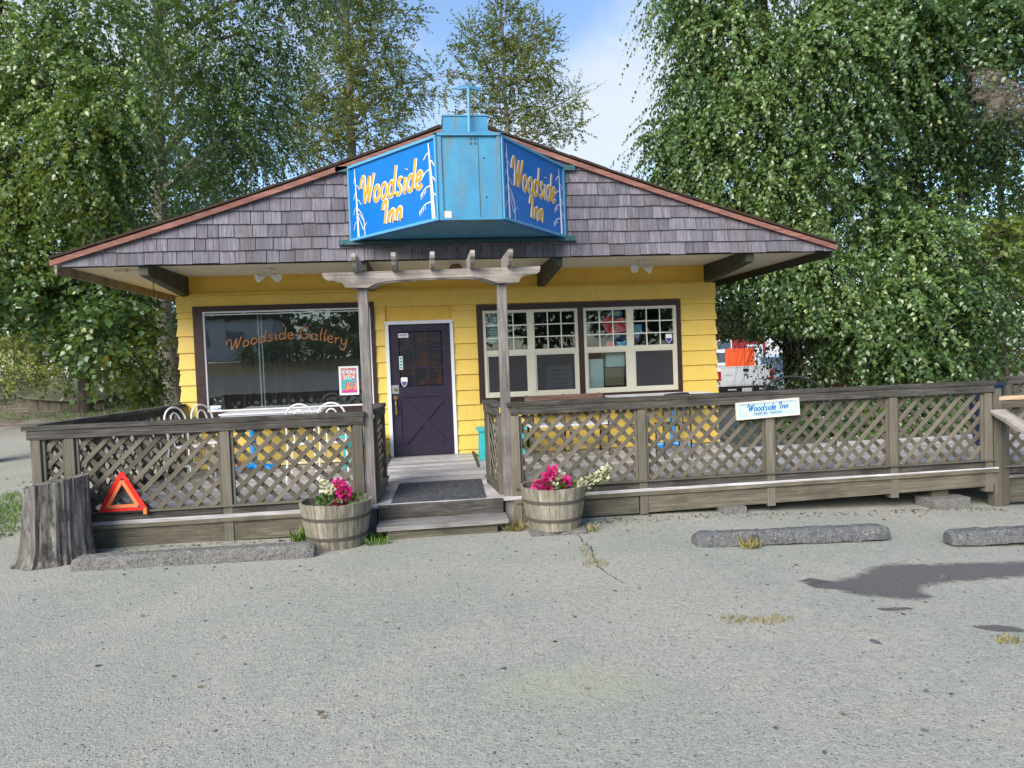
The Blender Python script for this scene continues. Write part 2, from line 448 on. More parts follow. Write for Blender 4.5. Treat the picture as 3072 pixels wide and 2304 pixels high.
def ground_mat():
    w = NT('gravel_lot')
    p = w.pos()
    fine = w.noise(p, 130, 3, .7)
    med = w.noise(p, 22, 5, .65)
    big = w.noise(p, .55, 4, .55, .6)
    big2 = w.noise(w.mapv(p, (1,1.6,1)), 1.7, 5, .6)
    a = L(.52,.49,.415); b = L(.445,.455,.375); c = L(.58,.51,.43)
    col = w.mix(w.rng(big, .40, .58, 0, 1, True), a, b)
    col = w.mix(w.rng(big2, .5, .72, 0, .6, True), col, c)
    col = w.mix(w.rng(med, .3, .75, .45, 0), col, L(.18,.18,.17))
    agg = w.noise(p, 55, 4, .75)
    col = w.mix(w.rng(agg, .3, .46, .7, 0), col, L(.12,.12,.115))
    col = w.mix(w.rng(agg, .6, .74, 0, .55), col, L(.58,.55,.49))
    col = w.mix(w.rng(fine, .32, .5, .75, 0), col, L(.1,.1,.1))
    col = w.mix(w.rng(fine, .62, .78, 0, .6), col, L(.62,.6,.56))
    vo = w.n('ShaderNodeTexVoronoi'); vo.inputs['Scale'].default_value = 38; w.l(p, vo.inputs['Vector'])
    sepc = w.n('ShaderNodeSeparateColor'); w.l(vo.outputs['Color'], sepc.inputs[0])
    st = w.math('MULTIPLY', w.rng(vo.outputs['Distance'], .12, .3, 1, 0), w.rng(sepc.outputs[0], .62, .7, 0, 1))
    col = w.mix(w.math('MULTIPLY', st, .8), col, w.ramp(sepc.outputs[1], [(0, L(.07,.08,.09)), (.6, L(.2,.19,.18)), (1, L(.5,.48,.45))]))
    yv = w.n('ShaderNodeVectorMath', operation='DISTANCE'); w.l(w.mapv(p, (1,1.5,0)), yv.inputs[0]); yv.inputs[1].default_value = (1.27, -10.85, 0)
    ym = w.rng(w.math('ADD', yv.outputs['Value'], w.math('MULTIPLY', big2, .9)), .5, 1.0, .26, 0, True)
    col = w.mix(ym, col, L(.48,.45,.27))
    # soil and moss on the road side at the left rear
    xyz = w.n('ShaderNodeSeparateXYZ'); w.l(p, xyz.inputs[0])
    far = w.math('MULTIPLY', w.rng(xyz.outputs[1], 7, 11, 0, 1), w.rng(big2, .4, .6, .45, .95))
    col = w.mix(far, col, L(.11,.065,.04))
    w.col(col); w.rough(.92, .2)
    h = w.math('ADD', w.math('MULTIPLY', fine, .5), w.math('MULTIPLY', med, .8))
    h = w.math('ADD', h, w.math('MULTIPLY', st, .5))
    w.bump(w.math('ADD', h, agg), .95, .014)
    return w.mat
m_ground = ground_mat()

def concrete(name, a, b, spots=L(.05,.05,.05), bs=.9):
    w = NT(name); p = w.coord()
    n = w.noise(p, 14, 7, .7); f = w.noise(p, 60, 3, .7)
    c = w.mix(w.rng(n, .3, .7, 0, 1), a, b)
    c = w.mix(w.rng(f, .36, .5, .8, 0), c, spots)
    c = w.mix(w.rng(f, .6, .72, 0, .7), c, L(.55,.53,.5))
    w.col(c); w.rough(.95, .15); w.bump(w.math('ADD', n, f), bs, .02)
    return w.mat
m_conc = concrete('rough_concrete', L(0.144,0.137,0.126), L(0.259,0.248,0.23))
m_conc2 = concrete('dark_aggregate', L(0.0936,0.0972,0.101), L(0.216,0.216,0.216))
m_soil = concrete('soil', L(.03,.022,.015), L(.07,.05,.035))

def bark(name, a, b, c, sc=(6,6,1.6), marks=None, blot=None):
    w = NT(name); p = w.coord()
    n = w.noise(w.mapv(p, sc), 1.6, 7, .7, .5)
    col = w.ramp(n, [(.3, a), (.5, b), (.72, c)])
    if marks:
        k = w.noise(w.mapv(p, (3,3,16)), 1.2, 4, .6); col = w.mix(w.rng(k, .56, .64, 0, .9), col, marks)
    if blot: col = w.mix(w.rng(w.noise(w.mapv(p, (5,5,2.2)), 2.0, 8, .75), .5, .62, 0, .8), col, blot)
    w.col(col); w.rough(.95, .15); w.bump(n, .9, .03)
    return w.mat
m_bark = bark('dark_bark', L(.02,.016,.013), L(.06,.048,.04), L(.14,.115,.1))
m_birch = bark('birch_bark', L(0.09,0.075,0.0638), L(0.21,0.188,0.165), L(0.345,0.315,0.285), marks=L(0.0263,0.0225,0.0195))
m_poplar = bark('poplar_bark', L(.1,.09,.075), L(.2,.18,.155), L(.32,.3,.26))
m_stump = bark('stump_wood', L(.05,.045,.04), L(.15,.138,.125), L(.33,.31,.28), (13,13,1.1), None, L(.035,.032,.03))

def leaf_mat(name, dark, mid, bright, odd, transl=.4, spec=.45, rough=.42):
    w = NT(name); at = w.n('ShaderNodeAttribute'); at.attribute_name = 'lv'
    r = w.n('ShaderNodeSeparateColor'); w.l(at.outputs['Color'], r.inputs[0])
    c = w.ramp(r.outputs[0], [(0, dark), (.45, mid), (.9, bright), (1, bright)])
    c = w.mix(w.rng(r.outputs[1], .985, .992, 0, .6), c, odd)
    w.col(c); w.rough(rough, spec)
    tl = w.n('ShaderNodeBsdfTranslucent')
    w.l(w.mix(.55, c, L(.20,.30,.02)), tl.inputs[0])
    ms = w.n('ShaderNodeMixShader'); ms.inputs[0].default_value = transl
    w.l(w.p.outputs[0], ms.inputs[1]); w.l(tl.outputs[0], ms.inputs[2]); w.l(ms.outputs[0], w.out.inputs[0])
    return w.mat
m_leafA = leaf_mat('leaf_green', L(0.0392,0.084,0.0246), L(0.084,0.157,0.0381), L(0.185,0.263,0.056), L(0.381,0.336,0.0448), .38, .75, .3)
m_leafB = leaf_mat('leaf_cottonwood', L(0.0392,0.084,0.0291), L(0.084,0.157,0.047), L(0.185,0.269,0.0728), L(0.403,0.358,0.056), .36, .75, .3)
m_leafY = leaf_mat('leaf_yellow_green', L(.06,.10,.02), L(.11,.165,.03), L(.17,.22,.04), L(.38,.3,.04), .5)  # vine leaf colour; on the lit boughs it carries painted light
m_leafP = leaf_mat('leaf_poplar', L(.08,.105,.025), L(.14,.17,.04), L(.24,.25,.07), L(.36,.18,.04), .45)
m_leafD = leaf_mat('leaf_background', L(0.027,0.0607,0.0243), L(0.0486,0.0945,0.0324), L(0.081,0.135,0.0405), L(0.27,0.23,0.0405), .35)
m_leafS = leaf_mat('leaf_shrub', L(.04,.09,.02), L(.075,.15,.03), L(.12,.22,.045), L(.25,.3,.05), .4)
m_needle = leaf_mat('needle_yellow_green', L(0.12,0.156,0.036), L(0.204,0.24,0.06), L(0.3,0.324,0.084), L(0.24,0.144,0.048), .3)
m_grass = leaf_mat('grass_blade', L(0.072,0.15,0.024), L(0.12,0.24,0.036), L(0.204,0.315,0.06), L(0.36,0.375,0.12), .3)
m_dry = leaf_mat('dry_grass', L(0.216,0.195,0.072), L(0.351,0.299,0.12), L(0.486,0.416,0.18), L(0.203,0.26,0.06), .3)
m_petal = leaf_mat('pink_petal', L(.55,.01,.16), L(.7,.015,.22), L(.8,.05,.32), L(.7,.6,.5), .3, .2, .6)
m_petalw = leaf_mat('cream_petal', L(.55,.5,.3), L(.68,.64,.45), L(.75,.74,.62), L(.7,.2,.3), .3, .2, .6)

# ================================================================== STRUCTURE
def build_ground():
    u = np.linspace(-1, 1, 181)
    xs = 1.0 + np.sign(u)*(abs(u)*9 + abs(u)**4*110)
    ys = -4.0 + np.sign(u)*(abs(u)*9 + abs(u)**4*120)
    vs = [(x, y, ground_h(x, y)) for y in ys for x in xs]
    n = len(xs)
    fs = [(j*n+i, j*n+i+1, (j+1)*n+i+1, (j+1)*n+i) for j in range(n-1) for i in range(n-1)]
    me = bpy.data.meshes.new('ground'); me.from_pydata(vs, [], fs); me.materials.append(m_ground); me.shade_smooth()
    o = bpy.data.objects.new('ground', me); link(o, None, M()); tag(o, kind='structure')
build_ground()

# ------------------------------------------------------------------ the house
DZ = .28
house = thing('restaurant_house', 'single storey yellow clapboard inn under a wide low gable of grey shakes', 'building', (1.05, 0, 0))
RX, RH, HW, EZ = 1.14, 4.85, 5.07, 3.17
def rakez(x):
    t = abs(x-RX)/HW
    return RH - (RH-EZ)*t - .045*math.sin(math.pi*min(t, 1))
# sheathing of the four walls, with the openings left free in front
w = MB()
for a, b in [((-2.99, -.02), (-2.72, 3.1)), ((-.28, -.02), (0.0, 3.1)), ((.91, -.02), (1.40, 3.1)), ((4.47, -.02), (5.10, 3.1))]:
    w.box((a[0], .015, .1), (b[0], .12, 3.1))
w.box((-2.72, .015, .1), (-.28, .12, 1.06)); w.box((-2.72, .015, 2.6), (-.28, .12, 3.1))
w.box((0, .015, 2.33), (.91, .12, 3.1)); w.box((1.40, .015, .1), (4.47, .12, 1.13)); w.box((1.40, .015, 2.5), (4.47, .12, 3.1))
w.box((2.885, .015, 1.13), (2.98, .12, 2.5))
w.box((-2.99, .12, .0), (-2.87, 9, 3.1)); w.box((4.98, .12, 0), (5.10, 9, 3.1)); w.box((-2.99, 8.9, 0), (5.10, 9, 3.1))
w.part('wall', m_yel2, house)
# inside faces
w = MB(); w.box((-2.86, .13, .26), (4.97, 8.88, .28)); w.part('floor', m_dark, house)
w = MB(); w.box((-2.86, 3.6, .28), (4.97, 3.7, 3.08)); w.box((-2.86, .13, 3.05), (4.97, 3.6, 3.09)); w.box((-2.865, .13, .28), (-2.84, 3.6, 3.05)); w.box((4.95, .13, .28), (4.975, 3.6, 3.05)); w.part('inner_wall', m_int, house)
w = MB(); w.box((-2.98, .13, 0), (5.09, .3, .24)); w.part('foundation', m_dark, house)

# clapboards: every board a piece
lines = [.292, .378, .606, .83, 1.061, 1.288, 1.526, 1.757, 2.0, 2.24, 2.497, 2.575]
_sid = {}
def siding(x0, x1, z0, z1, flareL=0, flareR=0, y=0.0, out=.034):
    Wd, H = x1-x0, z1-z0
    k = (round(Wd, 3), round(H, 3), flareL, flareR)
    if k not in _sid:
        b = MB(); e = .004
        xl0, xr0 = -flareL, Wd+flareR
        vs = [(xl0, -out, 0), (xr0, -out, 0), (Wd, -.006, H+.02), (0, -.006, H+.02),
              (xl0, .012, 0), (xr0, .012, 0), (Wd, .012, H+.02), (0, .012, H+.02)]
        b.add(vs, [(0,1,2,3),(4,7,6,5),(0,4,5,1),(1,5,6,2),(2,6,7,3),(3,7,4,0)])
        _sid[k] = b.mesh('siding_board', m_yel)
    o = bpy.data.objects.new('siding_board', _sid[k])
    mw = M.Translation((x0, y + random.uniform(-.0015, .0015), z0 + random.uniform(-.003, .003)))
    link(o, house, mw)
W1 = (-2.7955, -.2037, .995, 2.664); W2 = (1.325, 4.539, 1.08, 2.567)
for i in range(len(lines)-1):
    a, b = lines[i], lines[i+1]
    siding(-3.0, W1[0]+.01, a, b, .038, 0)
    siding(W1[1]-.01, -.045, a, b); siding(.952, W2[0]+.01, a, b); siding(W2[1]-.01, 5.10, a, b, 0, .038)
    if b <= 1.07: siding(W1[0]+.014, W1[1]-.014, a, min(b, 1.02)); siding(W2[0]+.014, W2[1]-.014, a, b)
    elif a < 1.07: pass
for zz in range(11):          # left and right flanks, one long board per course
    z0 = .29 + zz*.235
    w = MB(); w.add([(-3.035, .02, z0), (-3.035, 9, z0), (-3.0, 9, z0+.24), (-3.0, .02, z0+.24), (-2.99, .02, z0), (-2.99, 9, z0), (-2.99, 9, z0+.24), (-2.99, .02, z0+.24)],
        [(0,1,2,3),(4,7,6,5),(0,4,5,1),(1,5,6,2),(2,6,7,3),(3,7,4,0)]); w.part('siding_board', m_yel, house)
    w = MB(); w.add([(5.14, .02, z0), (5.14, 9, z0), (5.105, 9, z0+.24), (5.105, .02, z0+.24), (5.1, .02, z0), (5.1, 9, z0), (5.1, 9, z0+.24), (5.1, .02, z0+.24)],
        [(0,3,2,1),(4,5,6,7),(0,1,5,4),(1,2,6,5),(2,3,7,6),(3,0,4,7)]); w.part('siding_board', m_yel, house)
# boards over the openings and the recessed panels under the soffit
for a, b in ((-3.02, -.42), (-.417, 1.05), (1.053, 3.2), (3.203, 5.125)):
    w = MB(); w.box((a, -.034, 2.585), (b, .012, 2.812)); w.part('header_board', m_yel, house)
w = MB(); w.box((-2.86, -.045, 2.815), (5.06, .012, 2.838)); w.part('ledge_strip', m_yel2, house)
BE = [(-2.95, -2.838), (-.287, -.172), (2.285, 2.39), (4.948, 5.06)]
for i in range(3):
    a, b = BE[i][1]+.004, BE[i+1][0]-.004
    w = MB(); w.box((a, -.004, 2.84), (b, .012, 3.098)); w.part('frieze_panel', m_yel2, house)
    w = MB(); w.box((a, -.022, 3.075), (b, -.005, 3.099)); w.box((a, -.022, 2.84), (a+.03, -.005, 3.075)); w.box((b-.03, -.022, 2.84), (b, -.005, 3.075)); w.part('frieze_trim', m_yel2, house)
for a, b in BE:
    w = MB(); w.add([(a,-1.52,3.098),(b,-1.52,3.098),(b,.01,3.098),(a,.01,3.098),(a,-1.52,2.945),(b,-1.52,2.945),(b,.01,2.818),(a,.01,2.818)],
        [(0,1,2,3),(4,7,6,5),(0,4,5,1),(1,5,6,2),(2,6,7,3),(3,7,4,0)]); w.part('roof_beam', m_beam, house)
# soffit boards (narrow, joined)
w = MB()
nb = 16
for i in range(nb):
    y0 = -1.55 + i*1.55/nb
    w.box((-3.9, y0+.004, 3.100), (6.18, y0+1.55/nb-.004, 3.118))
for i in range(92):
    y0 = .004 + i*.0969
    w.box((-3.9, y0+.004, 3.100), (-3.02, y0+.093, 3.118)); w.box((5.12, y0+.004, 3.1), (6.18, y0+.093, 3.118))
w.box((-3.9, -1.55, 3.112), (6.18, 8.95, 3.125))
o = w.part('soffit', m_soff, house)
for x0, x1 in ((-3.935, -3.905), (6.185, 6.215)):
    w = MB(); w.box((x0, -1.5, 2.985), (x1, 9, 3.13)); w.part('eave_board', m_beam if x0 > 0 else m_grey, house)
# roof slabs with a mossy edge and the red-brown rake boards
NS = 14
for sgn in (-1, 1):
    w = MB(); xs = [RX + sgn*HW*i/NS for i in range(NS+1)]
    vs = []
    for x in xs:
        z = rakez(x); vs += [(x, -1.60, z), (x, 9.2, z), (x, 9.2, z-.036), (x, -1.60, z-.036)]
    fs = []
    for i in range(NS):
        a, b = 4*i, 4*i+4
        fs += [(a+j, a+(j+1)%4, b+(j+1)%4, b+j) for j in range(4)]
    fs += [(0,1,2,3), (4*NS, 4*NS+1, 4*NS+2, 4*NS+3)]
    w.add(vs, fs); w.part('roof', m_roof, house)
    # shingle butts that make the roof edge uneven
    w = MB()
    x = 0.0
    while x < HW-.05:
        wd = random.uniform(.07, .24); xa, xb = RX+sgn*x, RX+sgn*min(HW, x+wd); x += wd
        yy = -1.63 - random.uniform(0, .012); h = .004 + .01*random.random() + (.014*random.random() if random.random() < .25 else 0)
        za, zb = rakez(xa)-.02, rakez(xb)-.02
        w.add([(xa,yy,za),(xb,yy,zb),(xb,-1.2,zb),(xa,-1.2,za),(xa,yy,za+.02+h),(xb,yy,zb+.02+h*.8),(xb,-1.2,zb+.02+h*.8),(xa,-1.2,za+.02+h)],
              [(0,3,2,1),(4,5,6,7),(0,1,5,4),(1,2,6,5),(2,3,7,6),(3,0,4,7)])
    o = w.part('roof_edge', m_roof, house); o['kind'] = 'stuff'
    w = MB(); vs = []
    for x in xs:
        z = rakez(x); vs += [(x, -1.625, z-.038), (x, -1.585, z-.038), (x, -1.585, z-.102), (x, -1.625, z-.102)]
    w.add(vs, fs); w.part('rake_board', m_rake, house)
# gable backing
w = MB(); pts = [(-3.9, 3.06), (6.18, 3.06)] + [(6.18-i*(10.08)/24, max(3.07, rakez(6.18-i*10.08/24)-.08)) for i in range(25)]
w.prism(pts, (0, -1.5, 0), (1,0,0), (0,0,1), (0, .05, 0)); w.part('gable_wall', m_beam, house)
# shakes
rows = [3.062, 3.222, 3.383, 3.546, 3.708, 3.866, 4.026, 4.186, 4.346, 4.506, 4.66]
for r, z0 in enumerate(rows):
    z1 = z0 + .20
    xl, xr = RX-HW+.03, RX+HW-.03
    def inside(x): return rakez(x)-.085 > z0+.01
    x = xl + random.uniform(0, .12)
    while x < xr:
        wd = random.choice((.13, .16, .19, .22, .25)) if random.random() < .85 else .32
        a, b = x+.003, x+wd-.003; x += wd
        zs = rakez(a)-.10, rakez(b)-.10
        if max(zs) < z0+.015: continue
        jz = random.uniform(-.006, .006)
        yb, yt = -1.578 - random.uniform(0, .006), -1.556
        if min(zs) > z1:
            o = plank('shake', (( a+b)/2, yb+.006, z0+jz), ((a+b)/2, yt+.006, z1+jz), b-a, .013, m_shake, house)
        else:
            pl = [(a, z0+jz), (b, z0+jz), (b, max(z0+.012, min(zs[1], z1))), (a, max(z0+.012, min(zs[0], z1)))]
            k = (z1-z0)
            vs = [(p[0], yb + (yt-yb)*(p[1]-z0)/k, p[1]) for p in pl] + [(p[0], yb + (yt-yb)*(p[1]-z0)/k + .013, p[1]) for p in pl]
            mb = MB(); mb.add(vs, [(0,1,2,3),(7,6,5,4),(0,4,5,1),(1,5,6,2),(2,6,7,3),(3,7,4,0)])
            # local frame with X along the grain
            mw = M(((0,0,1),(1,0,0),(0,1,0))).transposed().to_4x4(); mw.translation = V(((a+b)/2, -1.57, z0))
            im = mw.inverted(); mb.v = [tuple(im @ V(p)) for p in mb.v]
            o = bpy.data.objects.new('shake', mb.mesh('shake', m_shake)); link(o, house, mw)
# junction box and wire on the soffit, cable along the ledge
w = MB(); w.box((-3.45, -1.0, 3.06), (-3.3, -.92, 3.1)); w.tube([(-3.3, -.96, 3.085), (-3.1, -.96, 3.088), (-2.96, -.95, 3.085)], .008, 6); w.part('junction_box', m_soff, house)
w = MB(); w.tube([(-3.02, -.05, 2.85), (-2.9, -.06, 2.80), (-2.75, -.055, 2.845), (-2.4, -.052, 2.852), (-1, -.052, 2.846), (.2, -.052, 2.85)], .006, 5); w.part('cable', m_yel, house)

# picture window
pw = MB()
a0, a1, c0, c1 = W1
pw.box((a0, -.045, 2.585), (a1, .03, c1)); pw.box((a0, -.045, c0), (a1, .03, 1.125)); pw.box((a0, -.045, 1.125), (-2.665, .03, 2.585)); pw.box((-.262, -.045, 1.125), (a1, .03, 2.585))
win1 = pw.part('picture_window', m_brown, house)
f = MB(); g0, g1, h0, h1 = -2.665, -.262, 1.125, 2.585; t = .022
f.box((g0, -.03, h0), (g1, .03, h0+t)); f.box((g0, -.03, h1-t), (g1, .03, h1)); f.box((g0, -.03, h0+t), (g0+t, .03, h1-t)); f.box((g1-t, -.03, h0+t), (g1, .03, h1-t))
f.box((g0+t, -.012, h1-t-.03), (g1-t, .0, h1-t-.018))
f.part('frame', m_wht, win1)
f = MB(); f.box((g0+t, .002, h0+t), (g1-t, .008, h1-t)); f.part('pane', m_glass, win1)
f = MB(); f.box((-1.92, .06, 1.15), (-1.90, .08, 2.55)); f.box((-1.87, .06, 1.15), (-1.855, .08, 2.55)); f.part('curtain_track', m_wht, win1)

# the two twin sash windows in one dark frame
sw = MB(); a0, a1, c0, c1 = W2
sw.box((a0, -.045, 2.48), (a1, .03, c1)); sw.box((a0, -.045, c0), (a1, .03, 1.152)); sw.box((a0, -.045, 1.152), (1.413, .03, 2.48)); sw.box((4.467, -.045, 1.152), (a1, .03, 2.48)); sw.box((2.889, -.045, 1.152), (2.975, .03, 2.48))
win2 = sw.part('sash_window', m_brown, house)
for (x0, x1) in ((1.413, 2.889), (2.975, 4.467)):
    f = MB(); xm = (x0+x1)/2; mw_ = .055
    f.box((x0, -.035, 2.437), (x1, .03, 2.48)); f.box((x0, -.035, 1.152), (x1, .03, 1.205)); f.box((x0, -.035, 1.205), (x0+.045, .03, 2.437)); f.box((x1-.045, -.035, 1.205), (x1, .03, 2.437)); f.box((xm-mw_, -.035, 1.205), (xm+mw_, .03, 2.437))
    for a, b in ((x0+.045, xm-mw_), (xm+mw_, x1-.045)):
        f.box((a, -.028, 1.80), (b, .03, 1.872))
        f.box((a, -.02, 1.205), (a+.022, .02, 1.80)); f.box((b-.022, -.02, 1.205), (b, .02, 1.80)); f.box((a+.022, -.02, 1.205), (b-.022, .02, 1.23)); f.box((a+.022, -.02, 1.78), (b-.022, .02, 1.80))
    f.part('sash_frame', m_sash, win2)
    for a, b in ((x0+.045, xm-mw_), (xm+mw_, x1-.045)):
        pwid = (b-a)/3; ph = (2.437-1.872)/3
        mu = MB()
        for i in (1, 2): mu.box((a+pwid*i-.008, -.012, 1.872), (a+pwid*i+.008, -.002, 2.437))
        for j in (1, 2):
            for i in range(3):
                mu.box((a+pwid*i+(.008 if i else 0), -.012, 1.872+ph*j-.008), (a+pwid*(i+1)-(.008 if i < 2 else 0), -.002, 1.872+ph*j+.008))
        mu.part('muntin', m_munt, win2)
        for i in range(3):
            for j in range(3):
                g = MB(); e = random.uniform(-.0012, .0012)
                q0, q1, r0, r1 = a+pwid*i+.002, a+pwid*(i+1)-.002, 1.872+ph*j+.002, 1.872+ph*(j+1)-.002
                g.add([(q0, .004+e, r0), (q1, .004-e, r0), (q1, .004-e, r1), (q0, .004+e, r1), (q0, .008+e, r0), (q1, .008-e, r0), (q1, .008-e, r1), (q0, .008+e, r1)],
                      [(0,1,2,3),(7,6,5,4),(0,4,5,1),(1,5,6,2),(2,6,7,3),(3,7,4,0)])
                g.part('pane', m_glass2, win2)
        g = MB(); g.box((a+.022, .0, 1.23), (b-.022, .005, 1.78)); g.part('lower_pane', m_glass2, win2)
        if not 2.9 < a < 3.2:
            g = MB(); g.box((a+.02, -.0165, 1.225), (b-.02, -.0155, 1.785)); g.part('insect_screen', m_screen, win2)

# the front door
door = thing('door', None, None, (0, 0, DZ)); door.parent = house; door.matrix_local = WM[house.name].inverted() @ WM[door.name]
f = MB(); f.box((-.054, -.05, DZ), (-.004, .06, 2.31)); f.box((.914, -.05, DZ), (.961, .06, 2.31)); f.box((-.054, -.05, 2.314), (.961, .06, 2.364)); f.part('casing', m_white, door)
s = MB()
s.box((.0, -.012, .30), (.135, .03, 2.305)); s.box((.785, -.012, .30), (.91, .03, 2.305))
s.box((.135, -.012, 2.205), (.785, .03, 2.305)); s.box((.135, -.012, 1.215), (.785, .03, 1.375)); s.box((.135, -.012, .30), (.785, .03, .50))
s.box((.135, .004, .50), (.785, .026, 1.215))
for k in (1, 2):
    s.box((.135+.65*k/3-.012, -.006, 1.375), (.135+.65*k/3+.012, .024, 2.205))
for k in (1, 2):
    for i in range(3):
        s.box((.135+.65*i/3+(.012 if i else 0), -.006, 1.375+.83*k/3-.012), (.135+.65*(i+1)/3-(.012 if i < 2 else 0), .024, 1.375+.83*k/3+.012))
s.part('slab', m_purple, door)
s = MB()
s.bar((.15, -.004, .515), (.77, -.004, 1.2), .09, .022, (0,-1,0)); s.part('cross_brace', m_purple, door)
s = MB(); s.bar((.15, -.003, 1.2), (.77, -.003, .515), .09, .018, (0,-1,0)); s.part('cross_brace', m_purple, door)
for i in range(3):
    for j in range(3):
        g = MB(); g.box((.135+.65*i/3+.014, .008, 1.375+.83*j/3+.014), (.135+.65*(i+1)/3-.014, .016, 1.375+.83*(j+1)/3-.014)); g.part('door_pane', m_amber, door)
s = MB(); s.box((.0, -.02, 1.275), (.112, -.013, 1.405)); s.part('lock_plate', m_steel, door)
def disc(mb, c, r, d, n=16, mi=0):
    c = V(c); mb.tube([c, c + V(d)], r, n, mi); return mb
s = MB(); disc(s, (.063, -.02, 1.34), .028, (0, -.018, 0)); disc(s, (.06, -.013, 1.215), .034, (0, -.02, 0)); disc(s, (.064, -.013, .985), .024, (0, -.02, 0))
s.tube([(.06, -.03, 1.17), (.06, -.06, 1.15), (.062, -.065, 1.08), (.064, -.055, 1.0), (.064, -.03, .985)], [.014, .013, .013, .011, .01], 8); s.part('handle', m_brass, door, True)

# threshold ramp
tr = MB()
tr.add([(-.06,-1.2,DZ+.001),(1.18,-1.2,DZ+.001),(1.18,-.06,DZ+.02),(-.06,-.06,DZ+.02),(-.06,-1.2,DZ-.01),(1.18,-1.2,DZ-.01),(1.18,-.06,DZ-.01),(-.06,-.06,DZ-.01)],
       [(0,1,2,3),(4,7,6,5),(0,4,5,1),(1,5,6,2),(2,6,7,3),(3,7,4,0)])

# ------------------------------------------------------------------ the deck
deck = thing('wooden_deck', 'long weathered grey plank deck across the front of the yellow inn', 'deck', (1.0, -1.7, 0))
DY0 = -3.44
row = 0
y = DY0
while y < -.02:
    yc = y + .068
    xend = 7.03 if yc < -.75 else 5.18
    if yc < -.75: xend = 9.6 if yc > -3.2 else 7.03
    x = -3.42
    first = True
    while x < xend - .05:
        ln = random.uniform(2.4, 4.9) if not first else random.uniform(1.2, 4.0)
        first = False
        x2 = min(x+ln, xend)
        if xend - x2 < .5: x2 = xend
        zz = DZ - .019 + random.uniform(-.0025, .0025)
        plank('deck_board', (x+.0015, yc, zz), (x2-.0015, yc, zz), .132, .038, m_deck, deck, (0,0,1))
        x = x2
    y += .138
# threshold ramp boards
for i in range(8):
    y0 = -1.14 + i*.135
    plank('ramp_board', (-.05, y0+.065, DZ+.012+.003*i), (1.17, y0+.065, DZ+.012+.003*i), .13, .024, m_deck, deck, (0,0,1))
for xx in (-.068, 1.188):
    b = MB(); b.add([(xx-.018,-1.25,DZ+.001),(xx+.018,-1.25,DZ+.001),(xx+.018,-.06,DZ+.075),(xx-.018,-.06,DZ+.075),(xx-.018,-1.25,DZ-.02),(xx+.018,-1.25,DZ-.02),(xx+.018,-.06,DZ-.02),(xx-.018,-.06,DZ-.02)],
       [(0,1,2,3),(4,7,6,5),(0,4,5,1),(1,5,6,2),(2,6,7,3),(3,7,4,0)]); b.part('ramp_edge', m_rail, deck)
# edge strip and skirt boards
plank('edge_board', (-3.3, -3.43, .222), (-.13, -3.43, .222), .045, .03, m_skirt, deck)
plank('skirt_board', (-3.2, -3.40, .097), (-1.54, -3.40, .1), .2, .04, m_skirt, deck)
plank('skirt_board', (-1.52, -3.40, .104), (-.15, -3.40, .107), .2, .04, m_skirt, deck)
plank('edge_board', (1.42, -3.43, .222), (7.02, -3.43, .242), .045, .03, m_skirt, deck)
for a, b, za, zb in ((1.42, 2.76, .1, .105), (2.78, 4.23, .106, .12), (4.25, 5.70, .121, .14), (5.72, 7.0, .141, .155)):
    plank('skirt_board', (a, -3.40, za), (b, -3.40, zb), .19, .04, m_skirt, deck)
plank('skirt_board', (7.1, -3.35, -.02), (9.6, -3.35, -.02), .28, .04, m_skirt, deck)
plank('edge_board', (7.1, -3.38, .15), (9.6, -3.38, .15), .04, .03, m_grey, deck)
plank('skirt_board', (-3.38, -3.36, .1), (-3.38, -.02, .12), .2, .04, m_skirt, deck, (-1,0,0))
plank('fascia_board', (-.02, -3.44, .19), (1.28, -3.44, .19), .17, .03, m_rail, deck)
for i, xx in enumerate((2.2, 4.6, 6.8)):
    plank('joist', (xx, -3.36, .13), (xx, -.1, .13), .19, .04, m_rail, deck, (1,0,0))

st = thing('entry_step', 'low grey plank step in front of the entrance deck between two posts', 'step', (.64, -3.68, 0))
for i, yy in enumerate((-3.775, -3.605)):
    plank('tread_board', (-.01, yy, .115), (1.29, yy, .118), .158, .042, m_tread, st, (0,0,1))
b = MB(); b.box((.09, -3.80, -.02), (1.18, -3.765, .093)); b.box((.09, -3.765, -.02), (.13, -3.5, .093)); b.box((1.14, -3.765, -.02), (1.18, -3.5, .093)); b.part('riser', m_skirt, st)

